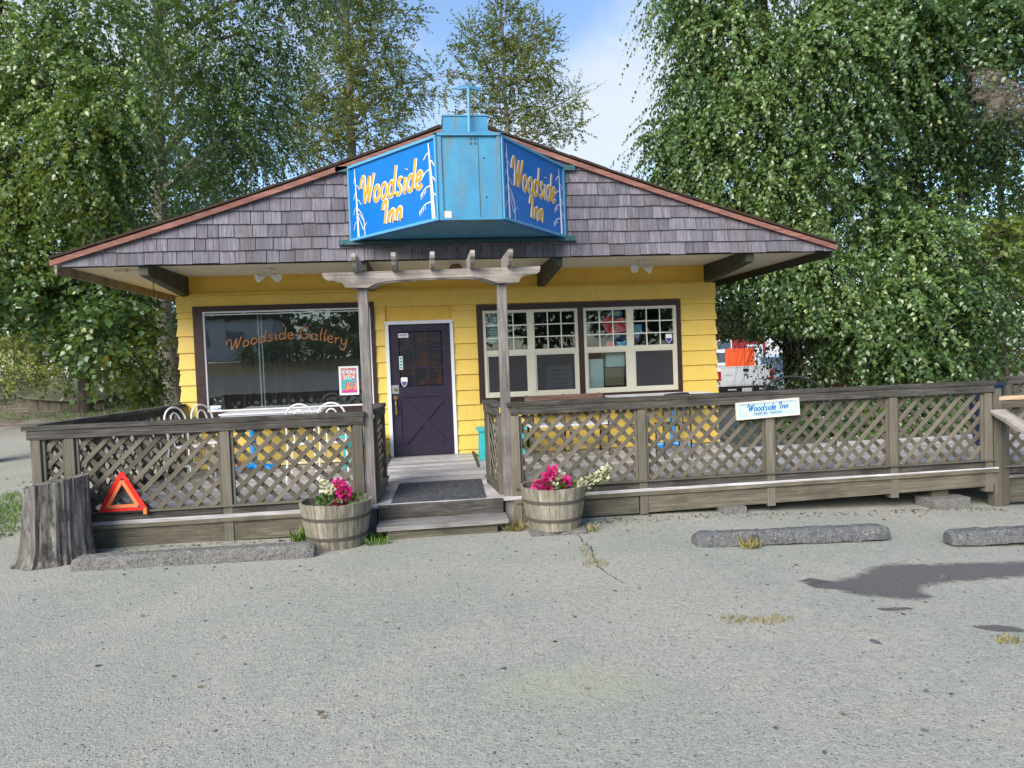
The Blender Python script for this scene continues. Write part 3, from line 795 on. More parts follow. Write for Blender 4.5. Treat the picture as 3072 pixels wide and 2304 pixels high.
# ------------------------------------------------------------------ lattice railings
def railing(name, label, A, B, posts, zt=1.255, zl0=.36, zl1=1.125, zbot=.275, capw=.14, post_z=.02, out=(0,-1,0), postsz=.09, group=None, phase=0.0, matp=m_lat, capm=m_rail, sp=.170, dz=0.0, cap_over=.06, end_posts=True, trim=True):
    """A,B ground points; posts = distances along; dz = rise of the top along the run"""
    A, B = V((*A, 0)), V((*B, 0)); d = (B-A); Ln = d.length; d.normalize(); n = V(out)
    root = thing(name, label, 'railing', tuple((A+B)/2), group=group)
    P = lambda s, z, off=0: A + d*s + n*off + V((0, 0, z))
    plank('top_rail', P(-cap_over, zt-.02, .02), P(Ln+cap_over*.3, zt-.02+dz, .02), capw, .04, capm, root, (0,0,1))
    plank('rail_board', P(-.02, zt-.088, .062), P(Ln, zt-.088+dz, .062), .088, .034, matp if capm is not m_rail else m_rail, root, n)
    plank('bottom_rail', P(0, zbot+.04, .045), P(Ln, zbot+.04+dz, .045), .085, .04, m_rail, root, n)
    plank('ledge_rail', P(0, zbot+.088, .045), P(Ln, zbot+.088+dz, .045), .1, .012, matp, root, (0,0,1))
    for s in posts:
        plank('post', P(s, post_z, .02), P(s, zl1+.01+dz*s/Ln, .02), postsz, .10, matp, root, n)
    edges = sorted(posts)
    for a, b in zip(edges[:-1], edges[1:]):
        xa, xb = a+postsz/2-.012, b-postsz/2+.012
        if xb-xa < .08: continue
        if trim:
            plank('trim_strip', P(xa+.028, zl0+.01, .034), P(xa+.028, zl1, .034), .03, .02, matp, root, n)
            plank('trim_strip', P(xb-.028, zl0+.01, .034), P(xb-.028, zl1, .034), .03, .02, matp, root, n)
        za, zb = zl0-.012, zl1+.012
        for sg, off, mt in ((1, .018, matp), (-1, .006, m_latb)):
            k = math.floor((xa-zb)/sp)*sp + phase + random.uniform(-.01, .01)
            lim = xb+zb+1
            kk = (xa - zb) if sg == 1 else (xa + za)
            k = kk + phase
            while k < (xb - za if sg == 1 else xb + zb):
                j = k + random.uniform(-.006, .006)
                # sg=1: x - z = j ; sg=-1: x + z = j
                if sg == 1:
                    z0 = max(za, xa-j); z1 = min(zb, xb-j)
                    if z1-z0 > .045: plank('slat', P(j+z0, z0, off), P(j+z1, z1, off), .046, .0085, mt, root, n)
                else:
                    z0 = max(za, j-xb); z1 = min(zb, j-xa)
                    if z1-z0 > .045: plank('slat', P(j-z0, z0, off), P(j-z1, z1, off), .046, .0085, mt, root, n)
                k += sp
    return root
railing('lattice_railing', 'weathered lattice railing along the front of the deck from stump to entrance', (-3.34, -3.36), (-.13, -3.36), (.05, .36, 1.83, 3.15), zt=1.252, post_z=.0)
railing('lattice_railing', 'short lattice railing closing the left end of the deck beside the gravel drive', (-3.34, -3.30), (-3.0, -.05), (.06, 1.1, 2.15, 3.2), zt=1.262, out=(-1,0,0), post_z=.05)
railing('lattice_railing', 'long lattice railing along the right deck front carrying the reserved parking board', (1.42, -3.36), (6.98, -3.36), (.02, 1.40, 2.855, 4.325, 5.50), zt=1.275, post_z=.0, capm=m_rail)
railing('lattice_railing', 'short lattice return beside the entrance next to the right post', (1.335, -3.28), (1.262, -2.47), (.03, .80), zt=1.262, out=(-1,0,0), post_z=.25, cap_over=.02)
railing('lattice_railing', 'short lattice return beside the entrance next to the left post', (-.075, -3.28), (-.06, -2.1), (.03, 1.15), zt=1.262, out=(1,0,0), post_z=.25, cap_over=.02)
railing('lattice_railing', 'lower lattice railing with a pale tan cap beyond the tall right end post', (7.12, -3.33), (9.6, -3.33), (.03, 1.3, 2.4), zt=1.085, zl0=.27, zl1=.955, zbot=.185, post_z=-.2, capm=m_tan)
railing('lattice_railing', 'dark lattice fence section among the shrubs behind the deck', (10.95, .9), (14.9, 1.1), (.03, 1.4, 2.7, 3.9), zt=1.07, zl0=.45, zl1=.95, zbot=.36, post_z=-.2, matp=m_latb)
ep = thing('end_post', 'tall square timber post at the right end of the long lattice railing', 'post', (7.045, -3.36, -.19))
plank('post_body', (7.045, -3.36, -.19), (7.045, -3.36, 1.18), .10, .11, m_lat, ep)
hr = thing('stair_handrail', 'sloping grey handrail plank coming down from the right end post', 'handrail', (6.85, -4.0, 0))
plank('rail_plank', (7.02, -3.43, .925), (6.80, -4.9, .45), .17, .04, m_perg, hr, (0, .3, 1))
plank('newel', (6.82, -4.82, -.2), (6.82, -4.82, .45), .09, .09, m_lat, hr)

# ------------------------------------------------------------------ entrance pergola
pg = thing('entrance_pergola', 'weathered timber pergola of two posts and a scalloped beam over the entrance', 'pergola', (.64, -3.35, 0))
for xx in (-.082, 1.36):
    plank('post', (xx-.005, -3.345, -.01), (xx, -3.345, 2.56), .1, .1, m_post, pg)
arch = [(-.471,2.677),(-.467,2.647),(-.445,2.615),(-.417,2.600),(-.36,2.597),(-.302,2.590),(-.268,2.562),(-.247,2.524),(-.02,2.518),(.03,2.545),(.069,2.563),(.164,2.579),(.30,2.589),(.472,2.596),(.76,2.602),(1.047,2.600),(1.12,2.592),(1.191,2.575),(1.26,2.552),(1.311,2.532),(1.531,2.532),(1.55,2.57),(1.58,2.598),(1.64,2.610),(1.73,2.620),(1.762,2.645),(1.769,2.697)]
b = MB(); b.prism(arch, (0, -3.455, 0), (1,0,0), (0,0,1), (0, .05, 0)); b.part('arched_beam', m_perg, pg)
b = MB(); b.prism([(p[0]*.94+.04, p[1]) for p in arch], (0, -3.29, 0), (1,0,0), (0,0,1), (0, .04, 0)); b.part('rear_beam', m_perg, pg)
prof = [(-3.66, 2.835), (-3.67, 2.80), (-3.655, 2.77), (-3.62, 2.75), (-3.60, 2.72), (-3.56, 2.69), (-3.50, 2.672), (-3.0, 2.672), (-2.98, 2.70), (-2.94, 2.74), (-2.92, 2.80), (-2.93, 2.835)]
for i, xx in enumerate((-.135, .256, .642, 1.047, 1.435)):
    b = MB(); b.prism([(p[0], p[1]+.004*i) for p in prof], (xx-.022, 0, 0), (0,1,0), (0,0,1), (.045, 0, 0)); b.part('rafter', m_perg, pg)
# ================================================================== OBJECTS
def catmull(pts, k=5):
    pts = [V(p) for p in pts]
    if len(pts) < 3: return pts
    out = []
    q = [pts[0]*2-pts[1]] + pts + [pts[-1]*2-pts[-2]]
    for i in range(1, len(q)-2):
        for j in range(k):
            t = j/k; a, b, c, d = q[i-1], q[i], q[i+1], q[i+2]
            out.append(.5*((2*b) + (c-a)*t + (2*a-5*b+4*c-d)*t*t + (3*b-a-3*c+d)*t**3))
    return out + [pts[-1]]
def ell(cx, cy, rx, ry, n=14): return [(cx+rx*math.cos(2*math.pi*i/n+.6), cy+ry*math.sin(2*math.pi*i/n+.6)) for i in range(n+1)]
GL = {
 'W': (1.78, [[(0,1.1),(.0,1.5),(.18,1.8),(.4,1.72),(.5,1.2),(.62,.08)], [(.62,.08),(.88,.9),(1.1,1.75)], [(1.1,1.75),(1.1,.9),(1.17,.08)], [(1.17,.08),(1.45,1.0),(1.66,1.85)]]),
 'o': (.92, [ell(.42,.5,.32,.45)]),
 'd': (1.02, [ell(.42,.48,.32,.45), [(.82,1.85),(.78,.9),(.77,.25),(.9,.05)]]),
 's': (.78, [[(.66,.86),(.46,.98),(.26,.86),(.3,.62),(.55,.42),(.58,.16),(.36,.02),(.08,.12)]]),
 'i': (.5, [[(.25,.95),(.2,.4),(.25,.08),(.42,.05)], [(.3,1.38),(.315,1.43)]]),
 'e': (.86, [[(.12,.5),(.58,.58),(.62,.84),(.4,.98),(.15,.8),(.08,.4),(.25,.06),(.52,.05),(.74,.22)]]),
 'I': (.85, [[(.05,1.15),(.08,1.55),(.3,1.82),(.52,1.8),(.52,1.2),(.45,.05)]]),
 'n': (.92, [[(.12,.95),(.12,.05)], [(.12,.5),(.35,.9),(.6,.95),(.68,.7),(.66,.2),(.78,.05)]]),
 'G': (1.2, [[(.95,1.55),(.7,1.85),(.3,1.7),(.05,1.1),(.1,.4),(.45,.05),(.85,.3),(.9,.8),(.55,.78)]]),
 'a': (.98, [ell(.4,.48,.32,.45), [(.76,.95),(.74,.2),(.9,.05)]]),
 'l': (.46, [[(.36,1.9),(.2,1.2),(.18,.3),(.3,.03)]]),
 'r': (.68, [[(.12,.95),(.12,.05)], [(.12,.5),(.3,.85),(.55,.92)]]),
 'y': (.9, [[(.1,.95),(.15,.3),(.4,.1),(.65,.4)], [(.7,.95),(.65,.1),(.5,-.6),(.2,-.75),(.05,-.5)]]),
 ' ': (.6, []),
}
def script(mb, text, o, ex, ey, nrm, size, th, xs=1, shear=.2, flat=.35, arc=None, mi=0, n=6):
    o, ex, ey, nrm = V(o), V(ex).normalized(), V(ey).normalized(), V(nrm).normalized()
    x = 0; tot = sum(GL[c][0] for c in text)
    for c in text:
        adv, st = GL[c]
        for s in st:
            pts = catmull([(p[0], p[1], 0) for p in s], 3)
            q = []
            for p in pts:
                px = (x + p.x + shear*p.y)*xs*size; py = p.y*size
                if arc: py += arc*math.sin(math.pi*min(1, max(0, (x+p.x)/tot)))
                q.append(o + ex*px + ey*py)
            mb.tube(q, th, n, mi, flat=(nrm, flat))
        x += adv
    return mb
def text_mesh(body, size, mat, name, parent, mw, depth=.002, align='CENTER', xs=1, bold=0):
    cu = bpy.data.curves.new(name, 'FONT'); cu.body = body; cu.size = size; cu.extrude = depth; cu.align_x = align; cu.align_y = 'CENTER'; cu.resolution_u = 2; cu.offset = bold
    o = bpy.data.objects.new(name, cu); COL.objects.link(o)
    dg = bpy.context.evaluated_depsgraph_get()
    me = bpy.data.meshes.new_from_object(o.evaluated_get(dg)); me.name = name
    bpy.data.objects.remove(o); bpy.data.curves.remove(cu)
    me.materials.clear(); me.materials.append(mat)
    if xs != 1: me.transform(M.Diagonal((xs, 1, 1, 1)))
    ob = bpy.data.objects.new(name, me)
    return link(ob, parent, mw)
def frame(o, ex, ey):
    ex, ey = V(ex).normalized(), V(ey).normalized(); ez = ex.cross(ey)
    mw = M((ex, ey, ez)).transposed().to_4x4(); mw.translation = V(o); return mw

# ------------------------------------------------------------------ the big V-shaped sign
sg = thing('roof_sign', 'big blue V-shaped Woodside Inn sign box on the gable above the entrance', 'sign', (1.1, -1.6, 3.3))
Z0, Z1 = 3.298, 4.24
foot = [(-.337, -1.60), (.757, -2.9), (1.457, -2.9), (2.42, -1.60)]
b = MB()
b.add([(.757,-2.9,Z0),(1.457,-2.9,Z0),(1.457,-2.9,Z1),(.757,-2.9,Z1)], [(0,1,2,3)])
b.add([(*p, Z1) for p in foot] + [(*p, Z0+.02) for p in [(-.30,-1.6),(.78,-2.86),(1.43,-2.86),(2.38,-1.6)]], [(0,1,2,3),(4,7,6,5)])
b.add([(x, -2.9-.004, z) for x, z in ((1.205,Z0+.01),(1.212,Z0+.01),(1.212,Z1-.01),(1.205,Z1-.01))], [(0,1,2,3)], 1)
b.box((.757, -2.93, Z0-.004), (1.457, -2.9, Z0+.02)); b.box((.757, -2.93, Z1-.02), (1.457, -2.9, Z1+.006))
b.box((.762, -2.918, Z0+.02), (.80, -2.9, Z1-.02)); b.box((1.415, -2.918, Z0+.02), (1.452, -2.9, Z1-.02))
for x, z in ((1.13,4.19),(1.178,4.19),(1.13,4.14),(1.178,4.14)): disc(b, (x,-2.899,z), .014, (0,-.006,0), 10, 1)
for x, z in ((1.27,3.98),(1.28,3.55),(1.1,3.31),(1.24,3.32),(.95,3.32)): disc(b, (x,-2.899,z), .009, (0,-.01,0), 8, 1)
b.part('sign_box', [m_boxblue, m_teal_dark], sg)
b = MB(); b.box((.785, -2.906, 3.315), (.885, -2.9, 3.395)); b.part('sticker', m_cream, sg)
def tree_art(mb, P, u0, big, side):
    """white bare tree silhouette; P(u,v) -> 3D; v from the bottom"""
    def T(pts, r): mb.tube(catmull([P(u, v) for u, v in pts], 3), r, 5, 0, flat=(PN, .3))
    k = 1.25 if big else .8
    mb.tube([P(u0+.012*k, .02), P(u0+.004, .5), P(u0-.008*k, .93)], [.024*k, .017*k, .006*k], 6, 0, flat=(PN, .3))
    for i, v in enumerate((.82, .72, .62, .53, .43, .34, .24)):
        s = (1 if i % 2 else -1); ln = (.035 + .09*(1-v))*k*(.55 if s*side < 0 else 1)
        T([(u0, v), (u0+s*ln*.5, v-.015), (u0+s*ln, v-.06-.05*(1-v))], .006*k)
        if big and s*side > 0 and v < .6:
            for j in range(4): T([(u0+s*ln*(.5+.14*j), v-.03-.018*j), (u0+s*ln*(.5+.15*j), v-.075-.02*j)], .005)
    if not big:
        T([(u0+.01,.42),(u0+.06,.33),(u0+.085,.22)], .006); T([(u0+.02,.3),(u0+.05,.2),(u0+.07,.12)], .005)
        T([(u0+.09,.02),(u0+.085,.25)], .006); T([(u0+.085,.15),(u0+.12,.2)], .004); T([(u0+.085,.12),(u0+.06,.16)], .004)
for side, (A, B) in enumerate(((foot[0], foot[1]), (foot[2], foot[3]))):
    A, B = V((*A, 0)), V((*B, 0)); ex = (B-A).normalized(); W_ = (B-A).length; PN = V((ex.y, -ex.x, 0)); H_ = Z1-Z0
    b = MB(); c = A + V((0,0,Z0)); q = [c, c+ex*W_, c+ex*W_+V((0,0,H_)), c+V((0,0,H_))]
    b.add([p for p in q] + [p-PN*.05 for p in q], [(0,1,2,3),(7,6,5,4),(0,4,5,1),(1,5,6,2),(2,6,7,3),(3,7,4,0)])
    b.part('sign_panel', m_signblue, sg)
    def P(u, v, off=.004): return A + ex*(u*W_) + V((0,0,Z0+v*H_)) + PN*off
    b = MB()
    for (u0, v0), (u1, v1) in (((0,.018),(1,.018)), ((0,.978),(1,.978)), ((.009,.03),(.009,.97)), ((.991,.03),(.991,.97))):
        b.bar(P(u0,v0,.008), P(u1,v1,.008), .03, .034, PN)
    b.part('panel_frame', m_signframe, sg)
    b = MB(); tree_art(b, P, .085, False, 1); tree_art(b, P, .925, True, -1); b.part('tree_design', m_letwhite, sg)
    size = .187; xs = .83*W_/1.687
    for (mt, th, off, nm) in ((m_letwhite, .029, .004, 'letter_outline'), (m_gold, .0185, .011, 'lettering')):
        b = MB()
        script(b, 'Woodside', P(.125, .435, off), ex, (0,0,1), PN, size, th, xs, .22, .22)
        script(b, 'Inn', P(.38, .115, off), ex, (0,0,1), PN, size*.80, th*1.05, xs*1.2, .16, .22)
        b.part(nm, mt, sg)
b = MB()
for z, x0, x1 in ((4.205, -.5, -.30), (4.205, 2.38, 2.58)): b.box((x0, -1.625, z-.03), (x1, -1.585, z+.035))
b.box((-.5, -1.64, 3.255), (2.55, -1.59, 3.295)); b.box((-.5, -1.60, 3.295), (2.55, -1.59, 3.325))
for x in (-.44, .35, .95, 1.5, 2.0, 2.48): disc(b, (x,-1.638,3.276), .012, (0,-.012,0), 8)
b.part('mounting_bar', m_teal_dark, sg)
b = MB()
lo_ = [(.72,-2.93,Z1+.006),(1.50,-2.93,Z1+.006),(1.56,-2.2,Z1+.006),(.66,-2.2,Z1+.006)]; hi_ = [(.835,-2.72,4.33),(1.35,-2.72,4.33),(1.36,-2.3,4.33),(.83,-2.3,4.33)]
b.add(lo_+hi_, [(0,3,2,1),(4,5,6,7),(0,1,5,4),(1,2,6,5),(2,3,7,6),(3,0,4,7)])
b.box((.84,-2.71,4.33),(1.345,-2.32,4.50)); b.box((.83,-2.72,4.50),(1.355,-2.31,4.515)); b.part('cap_box', m_boxblue, sg)
b = MB(); b.tube([(1.125,-2.78,4.25),(1.135,-2.78,4.79)], .017, 8); b.bar((1.125,-2.79,4.235),(1.135,-2.785,4.30),.05,.03,(0,1,0))
b.bar((1.135,-2.78,4.80),(1.005,-2.78,4.785),.026,.03); b.bar((1.135,-2.78,4.80),(1.275,-2.70,4.805),.026,.03); b.part('mast', m_signframe, sg)

# ------------------------------------------------------------------ signs, papers and lights
rs = thing('parking_sign', 'white framed Woodside Inn reserved parking board on the long railing', 'sign', (4.24, -3.46, 1.0))
mw = frame((4.24, -3.447, 1.080), (1, 0, .038), (-.038, 0, 1))
WM[rs.name] = WM[rs.name]
def P2(mb): mb.v = [tuple(mw @ V(p)) for p in mb.v]; return mb
b = MB(); b.box((-.36,-.09,-.012),(.36,.09,.008)); P2(b).part('board', m_pale, rs)
b = MB()
for a, c in (((-.365,-.095),(.365,-.075)), ((-.365,.075),(.365,.095)), ((-.365,-.075),(-.345,.075)), ((.345,-.075),(.365,.075))): b.box((*a,-.012),(*c,.016))
P2(b).part('frame', m_cream, rs)
b = MB()
for a, c in (((-.325,-.062),(.325,-.0595)), ((-.325,.0595),(.325,.062)), ((-.325,-.0595),(-.3225,.0595)), ((.3225,-.0595),(.325,.0595))): b.box((*a,.008),(*c,.0095))
P2(b).part('border_line', m_letgrey, rs)
b = MB(); script(b, 'Woodside Inn', mw @ V((-.245,-.012,.009)), mw.to_3x3() @ V((1,0,0)), mw.to_3x3() @ V((0,1,0)), mw.to_3x3() @ V((0,0,1)), .041, .0062, 1.06, .25, .25); b.part('lettering', m_letblue, rs)
text_mesh('RESERVED  PARKING', .036, m_letgrey, 'small_lettering', rs, mw @ M.Translation((0,-.042,.0095)), .0006, xs=.98, bold=.0012)

gl = MB(); script(gl, 'Woodside Gallery', (-2.36, -.001, 1.985), (1,0,.02), (0,0,1), (0,-1,0), .098, .0078, 1.28, .08, .2, arc=.15)
m_orp = plain('orange_window_paint', L(.36,.13,.04), .7)
tag(gl.part('window_lettering', m_orp), 'orange hand painted Woodside Gallery lettering on the picture window', 'lettering')

m_post_art = NT('poster_print')
_p = m_post_art.pos(); _n = m_post_art.noise(m_post_art.mapv(_p, (9,1,9)), 1.0, 2)
m_post_art.col(m_post_art.ramp(_n, [(.3, L(.02,.3,.25)), (.42, L(.05,.42,.4)), (.5, L(.5,.06,.2)), (.58, L(.62,.3,.03)), (.68, L(.6,.12,.4))])); m_post_art = m_post_art.mat
po = thing('poster', 'colourful event poster in a white border taped low in the picture window', 'poster', (-.62, -.004, 1.28))
b = MB(); b.box((-.765,-.006,1.287),(-.478,-.001,1.717)); b.part('paper', m_paper, po)
b = MB(); b.box((-.735,-.009,1.32),(-.508,-.0065,1.69)); b.part('print', m_post_art, po)
b = MB(); b.box((-.73,-.0105,1.323),(-.513,-.0092,1.36)); b.part('pink_band', plain('magenta_ink', L(.55,.03,.25), .6), po)
text_mesh('IDEAS', .075, m_paper, 'lettering', po, frame((-.62,-.0105,1.63),(1,0,0),(0,0,1)), .001, bold=.002)
text_mesh('2024', .085, m_paper, 'lettering', po, frame((-.62,-.0105,1.55),(1,0,0),(0,0,1)), .001, bold=.002)
co = thing('window_card', 'small white card lettered COM in the lower left corner of the picture window', 'card', (-2.58, -.004, 1.12))
b = MB(); b.box((-2.665,-.006,1.135),(-2.48,-.001,1.215)); b.part('card', m_paper, co)
text_mesh('COM', .05, m_letblue, 'lettering', co, frame((-2.54,-.0065,1.165),(1,0,0),(0,0,1)), .001, bold=.001)
def shield(name_label, x, z, w, h, y):
    t = thing('alarm_sticker', name_label, 'sticker', (x, y, z-h/2))
    out = [(-.5,.42),(-.25,.5),(0,.46),(.25,.5),(.5,.42),(.48,0),(.33,-.3),(0,-.5),(-.33,-.3),(-.48,0)]
    b = MB(); b.prism([(p[0]*w, p[1]*h) for p in out], (x,y,z), (1,0,0), (0,0,1), (0,-.002,0)); b.part('backing', m_paper, t)
    low = [(-.40,.05),(.40,.05),(.38,-.05),(.27,-.27),(0,-.42),(-.27,-.27),(-.38,-.05)]
    b = MB(); b.prism([(p[0]*w, p[1]*h) for p in low], (x,y-.0021,z), (1,0,0), (0,0,1), (0,-.001,0)); b.part('field', plain('violet_ink', L(.07,.05,.25), .5), t)
shield('white and violet shield sticker on the purple door above the lock', .197, 1.445, .10, .15, -.013)
shield('white and violet shield sticker in the right corner of the sash window', 4.345, 1.96, .105, .155, -.014)
t = thing('door_notice', 'small white notice plate at the top of the purple door', 'notice', (.21, -.013, 2.11))
b = MB(); b.box((.135,-.016,2.115),(.287,-.012,2.18)); b.part('plate', m_paper, t)
b = MB(); b.box((.147,-.0172,2.147),(.275,-.0161,2.163)); b.box((.147,-.0172,2.127),(.262,-.0161,2.132)); b.part('print', m_black, t)
t = thing('door_decal', 'narrow vertical payment decal strip on the purple door glass', 'sticker', (.16, -.013, 1.63))
b = MB(); b.box((.135,-.016,1.635),(.187,-.012,1.835)); b.part('strip', m_paper, t)
b = MB(); [b.box((.145,-.0172,1.65+.046*i),(.177,-.0161,1.68+.046*i)) for i in range(4)]; b.part('print', plain('green_ink', L(.03,.2,.16), .5), t)

def flood(label, x, y, z, twist=0):
    t = thing('floodlight', label, 'lamp', (x, y, z), group='floodlights under the soffit')
    b = MB(); disc(b, (x,y,z), .06, (0,0,-.025)); b.tube([(x,y,z-.02),(x,y,z-.09)], .02, 8); b.part('base', m_wht, t, True)
    for s in (-1, 1):
        d = V((s*.75, -.5+twist*s*.3, -.32)).normalized(); c = V((x+s*.03, y, z-.09))
        b = MB(); b.tube([c, c+d*.04, c+d*.055, c+d*.13, c+d*.145], [.02, .024, .035, .062, .06], 14); b.part('lamp_head', m_wht, t, True)
    return t
flood('double floodlight under the soffit above the picture window', -1.56, -.72, 3.098)
flood('double floodlight under the soffit above the sash windows', 3.70, -.72, 3.098, 1)
t = thing('soffit_lamp', 'brown glass ceiling lamp under the soffit behind the pergola beam', 'lamp', (1.0, -.9, 3.098))
b = MB(); disc(b, (1.0,-.9,3.098), .07, (0,0,-.02)); b.part('base', m_wht, t, True)
b = MB(); b.lathe([(.03,-.02),(.085,-.04),(.10,-.09),(.06,-.13),(.01,-.14)], 16, (1.0,-.9,3.098)); b.part('glass_bowl', plain('amber_glass', L(.2,.11,.05), .3), t, True)
t = thing('hanging_chain', 'thin rusty chain hanging from the soffit beside the left beam', 'chain', (-3.06, -.75, 3.1))
b = MB()
for i in range(16):
    z = 3.09 - i*.024; c = [(-3.06+.007*math.cos(a)*(1 if i%2 else .2), -.75+.007*math.cos(a)*(0.2 if i%2 else 1), z-.012+.014*math.sin(a)) for a in [k*math.pi/4 for k in range(8)]]
    b.tube(c, .0028, 4, closed=True)
b.part('links', m_rail, t)

# things seen through the glass
cards = [('printed_box', 'white printed carton behind the second lower sash pane', 2.40, 2.80, 1.17, 1.60, .10), ('white_cabinet', 'white cabinet front behind the third lower sash pane', 3.03, 3.30, 1.17, 1.68, .09), ('pale_notice', 'pale notice board behind the third lower sash pane', 3.35, 3.65, 1.55, 1.79, .10), ('brown_carton', 'brown cardboard carton behind the third lower sash pane', 3.33, 3.64, 1.25, 1.54, .12)]
m_carton = plain('carton', L(.3,.22,.14), .8)
for nm, lb, x0, x1, z0, z1, yy in cards:
    b = MB(); b.box((x0,yy,z0),(x1,yy+.3,z1)); o = b.part(nm, m_carton if 'carton' in nm else m_paper); tag(o, lb, 'box')
    if nm == 'printed_box':
        for k in range(5): b = MB(); b.box((x0+.05+.05*(k%2), yy-.003, z1-.08-.07*k),(x1-.08, yy-.0005, z1-.06-.07*k)); b.part('print', m_letgrey, o)
sh = thing('wall_shelf', 'long pale shelf inside behind the sash windows', 'shelf', (2.9, .3, 1.14))
plank('shelf_board', (1.45, .3, 1.16), (4.4, .3, 1.16), .3, .03, m_paper, sh, (0,0,1))
bl = thing('window_blind', 'white slatted blind half lowered behind the leftmost upper sash panes', 'blind', (1.57, .06, 2.0))
for k in range(12): plank('blind_slat', (1.46, .06, 2.41-.036*k), (1.71, .06, 2.41-.036*k), .032, .003, m_white, bl, (0,-1,.35))
# painted bar sign with fish-like shape, behind the upper panes of the right hand window
def bz(zx, zy): return (2.977+(zx-255)/1025, 2.48-(zy-130+.03*(zx-255))/1050)
bs = thing('bar_sign', 'red, pink and blue cut-out bar sign hanging behind the upper sash panes', 'sign', (3.6, .09, 1.85))
m_pink = plain('sign_pink', L(.85,.2,.25), .5); m_sred = plain('sign_red', L(.8,.03,.05), .4); m_sblue = plain('sign_sky_blue', L(.05,.4,.8), .4); m_navy = plain('sign_navy', L(.01,.03,.12), .4); m_syel = plain('sign_yellow', L(.65,.45,.05), .5); m_sorange = plain('sign_orange', L(.85,.16,.05), .45)
def cut(pts, mt, y, nm, d=.012):
    y -= .05
    b = MB(); b.prism([bz(*p) for p in pts], (0,y,0), (1,0,0), (0,0,1), (0,d,0)); b.part(nm, mt, bs)
cut([(640,150),(880,150),(930,220),(880,280),(780,290),(690,250),(640,210)], m_navy, .09, 'cap_board')
cut([(730,150),(880,155),(905,215),(850,270),(770,250),(735,200)], m_sblue, .083, 'cap_panel', .006)
for k in range(3): cut([(745+35*k,160),(765+35*k,160),(800+30*k,235),(780+30*k,240)], m_syel, .078, 'yellow_stripe', .004)
cut([(550,360),(640,280),(730,260),(790,310),(760,400),(640,390)], m_sred, .088, 'beak')
cut([(560,375),(760,400),(810,300),(900,280),(980,320),(985,500),(820,540),(740,565),(660,540),(620,470)], m_pink, .096, 'body')
for k in range(4): cut([(820+40*k,330+25*k),(850+40*k,320+25*k),(880+36*k,400+25*k),(850+36*k,410+25*k)], m_sred, .09, 'feather', .005)
cut([(650,400),(740,405),(720,520),(680,530)], m_sred, .09, 'leg', .005)
cut([(710,330),(745,330),(745,360),(712,362)], m_syel, .082, 'eye', .005)
cut([(770,570),(960,520),(985,640),(860,660),(780,640)], m_navy, .092, 'lower_board')
cut([(790,690),(950,660),(985,775),(800,780)], m_sblue, .09, 'label_panel')
cut([(820,700),(860,690),(900,760),(840,770)], m_paper, .084, 'label_stroke', .005)
cut([(1080,400),(1230,400),(1225,560),(1080,580)], m_sblue, .09, 'label_panel')
for k in range(4): cut([(1085+32*k,530-15*k),(1100+32*k,430),(1112+32*k,430),(1100+32*k,535-15*k)], m_syel, .083, 'yellow_stripe', .005)
cut([(1085,610),(1210,580),(1205,640),(1085,700)], m_navy, .088, 'lower_board')
cut([(700+72*math.cos(a), 735+70*math.sin(a)) for a in [k*math.pi/9 for k in range(18)]], m_sorange, .085, 'round_badge')
cut([(300,380),(360,378),(340,410),(302,412)], m_sred, .08, 'tag')

# ------------------------------------------------------------------ barrels and flowers
def leaf_mesh(name, Pn, A, N, S, mats, lv, wid=.42, parent=None, fold=.12):
    """Pn base points, A leaf axis, N normal, S size, lv colours (n,3)"""
    n = len(Pn); A = A/np.linalg.norm(A, axis=1)[:, None]
    N = N - A*(N*A).sum(1)[:, None]; N /= np.linalg.norm(N, axis=1)[:, None]+1e-9
    B = np.cross(A, N); S = S[:, None]
    wv = wid if np.isscalar(wid) else wid[:, None]
    v0 = Pn; v1 = Pn + A*S*.38 + B*S*wv + N*S*fold; v2 = Pn + A*S - N*S*fold*.6; v3 = Pn + A*S*.38 - B*S*wv + N*S*fold; v4 = Pn + A*S*.42
    co = np.stack([v0, v1, v2, v3, v4], 1).reshape(-1, 3).astype(np.float32)
    base = np.arange(n)*5
    idx = np.stack([base, base+1, base+4, base+4, base+1, base+2, base, base+4, base+3, base+4, base+2, base+3], 1).reshape(-1).astype(np.int32)
    me = bpy.data.meshes.new(name); nf = n*4
    me.vertices.add(n*5); me.vertices.foreach_set('co', co.ravel())
    me.loops.add(nf*3); me.loops.foreach_set('vertex_index', idx)
    me.polygons.add(nf); me.polygons.foreach_set('loop_start', np.arange(nf, dtype=np.int32)*3)
    try: me.polygons.foreach_set('loop_total', np.full(nf, 3, np.int32))
    except Exception: pass
    at = me.attributes.new('lv', 'FLOAT_COLOR', 'POINT')
    c = np.concatenate([lv, np.ones((n, 1))], 1); at.data.foreach_set('color', np.repeat(c, 5, 0).astype(np.float32).ravel())
    me.materials.append(mats); me.update(calc_edges=True); me.validate()
    o = bpy.data.objects.new(name, me)
    if parent is not None:
        iw = WM[parent.name].inverted(); me.transform(iw); return link(o, parent, WM[parent.name].copy())
    return link(o, None, M())
RN = np.random.RandomState(11)
def unit(n):
    v = RN.normal(size=(n, 3)); return v/np.linalg.norm(v, axis=1)[:, None]
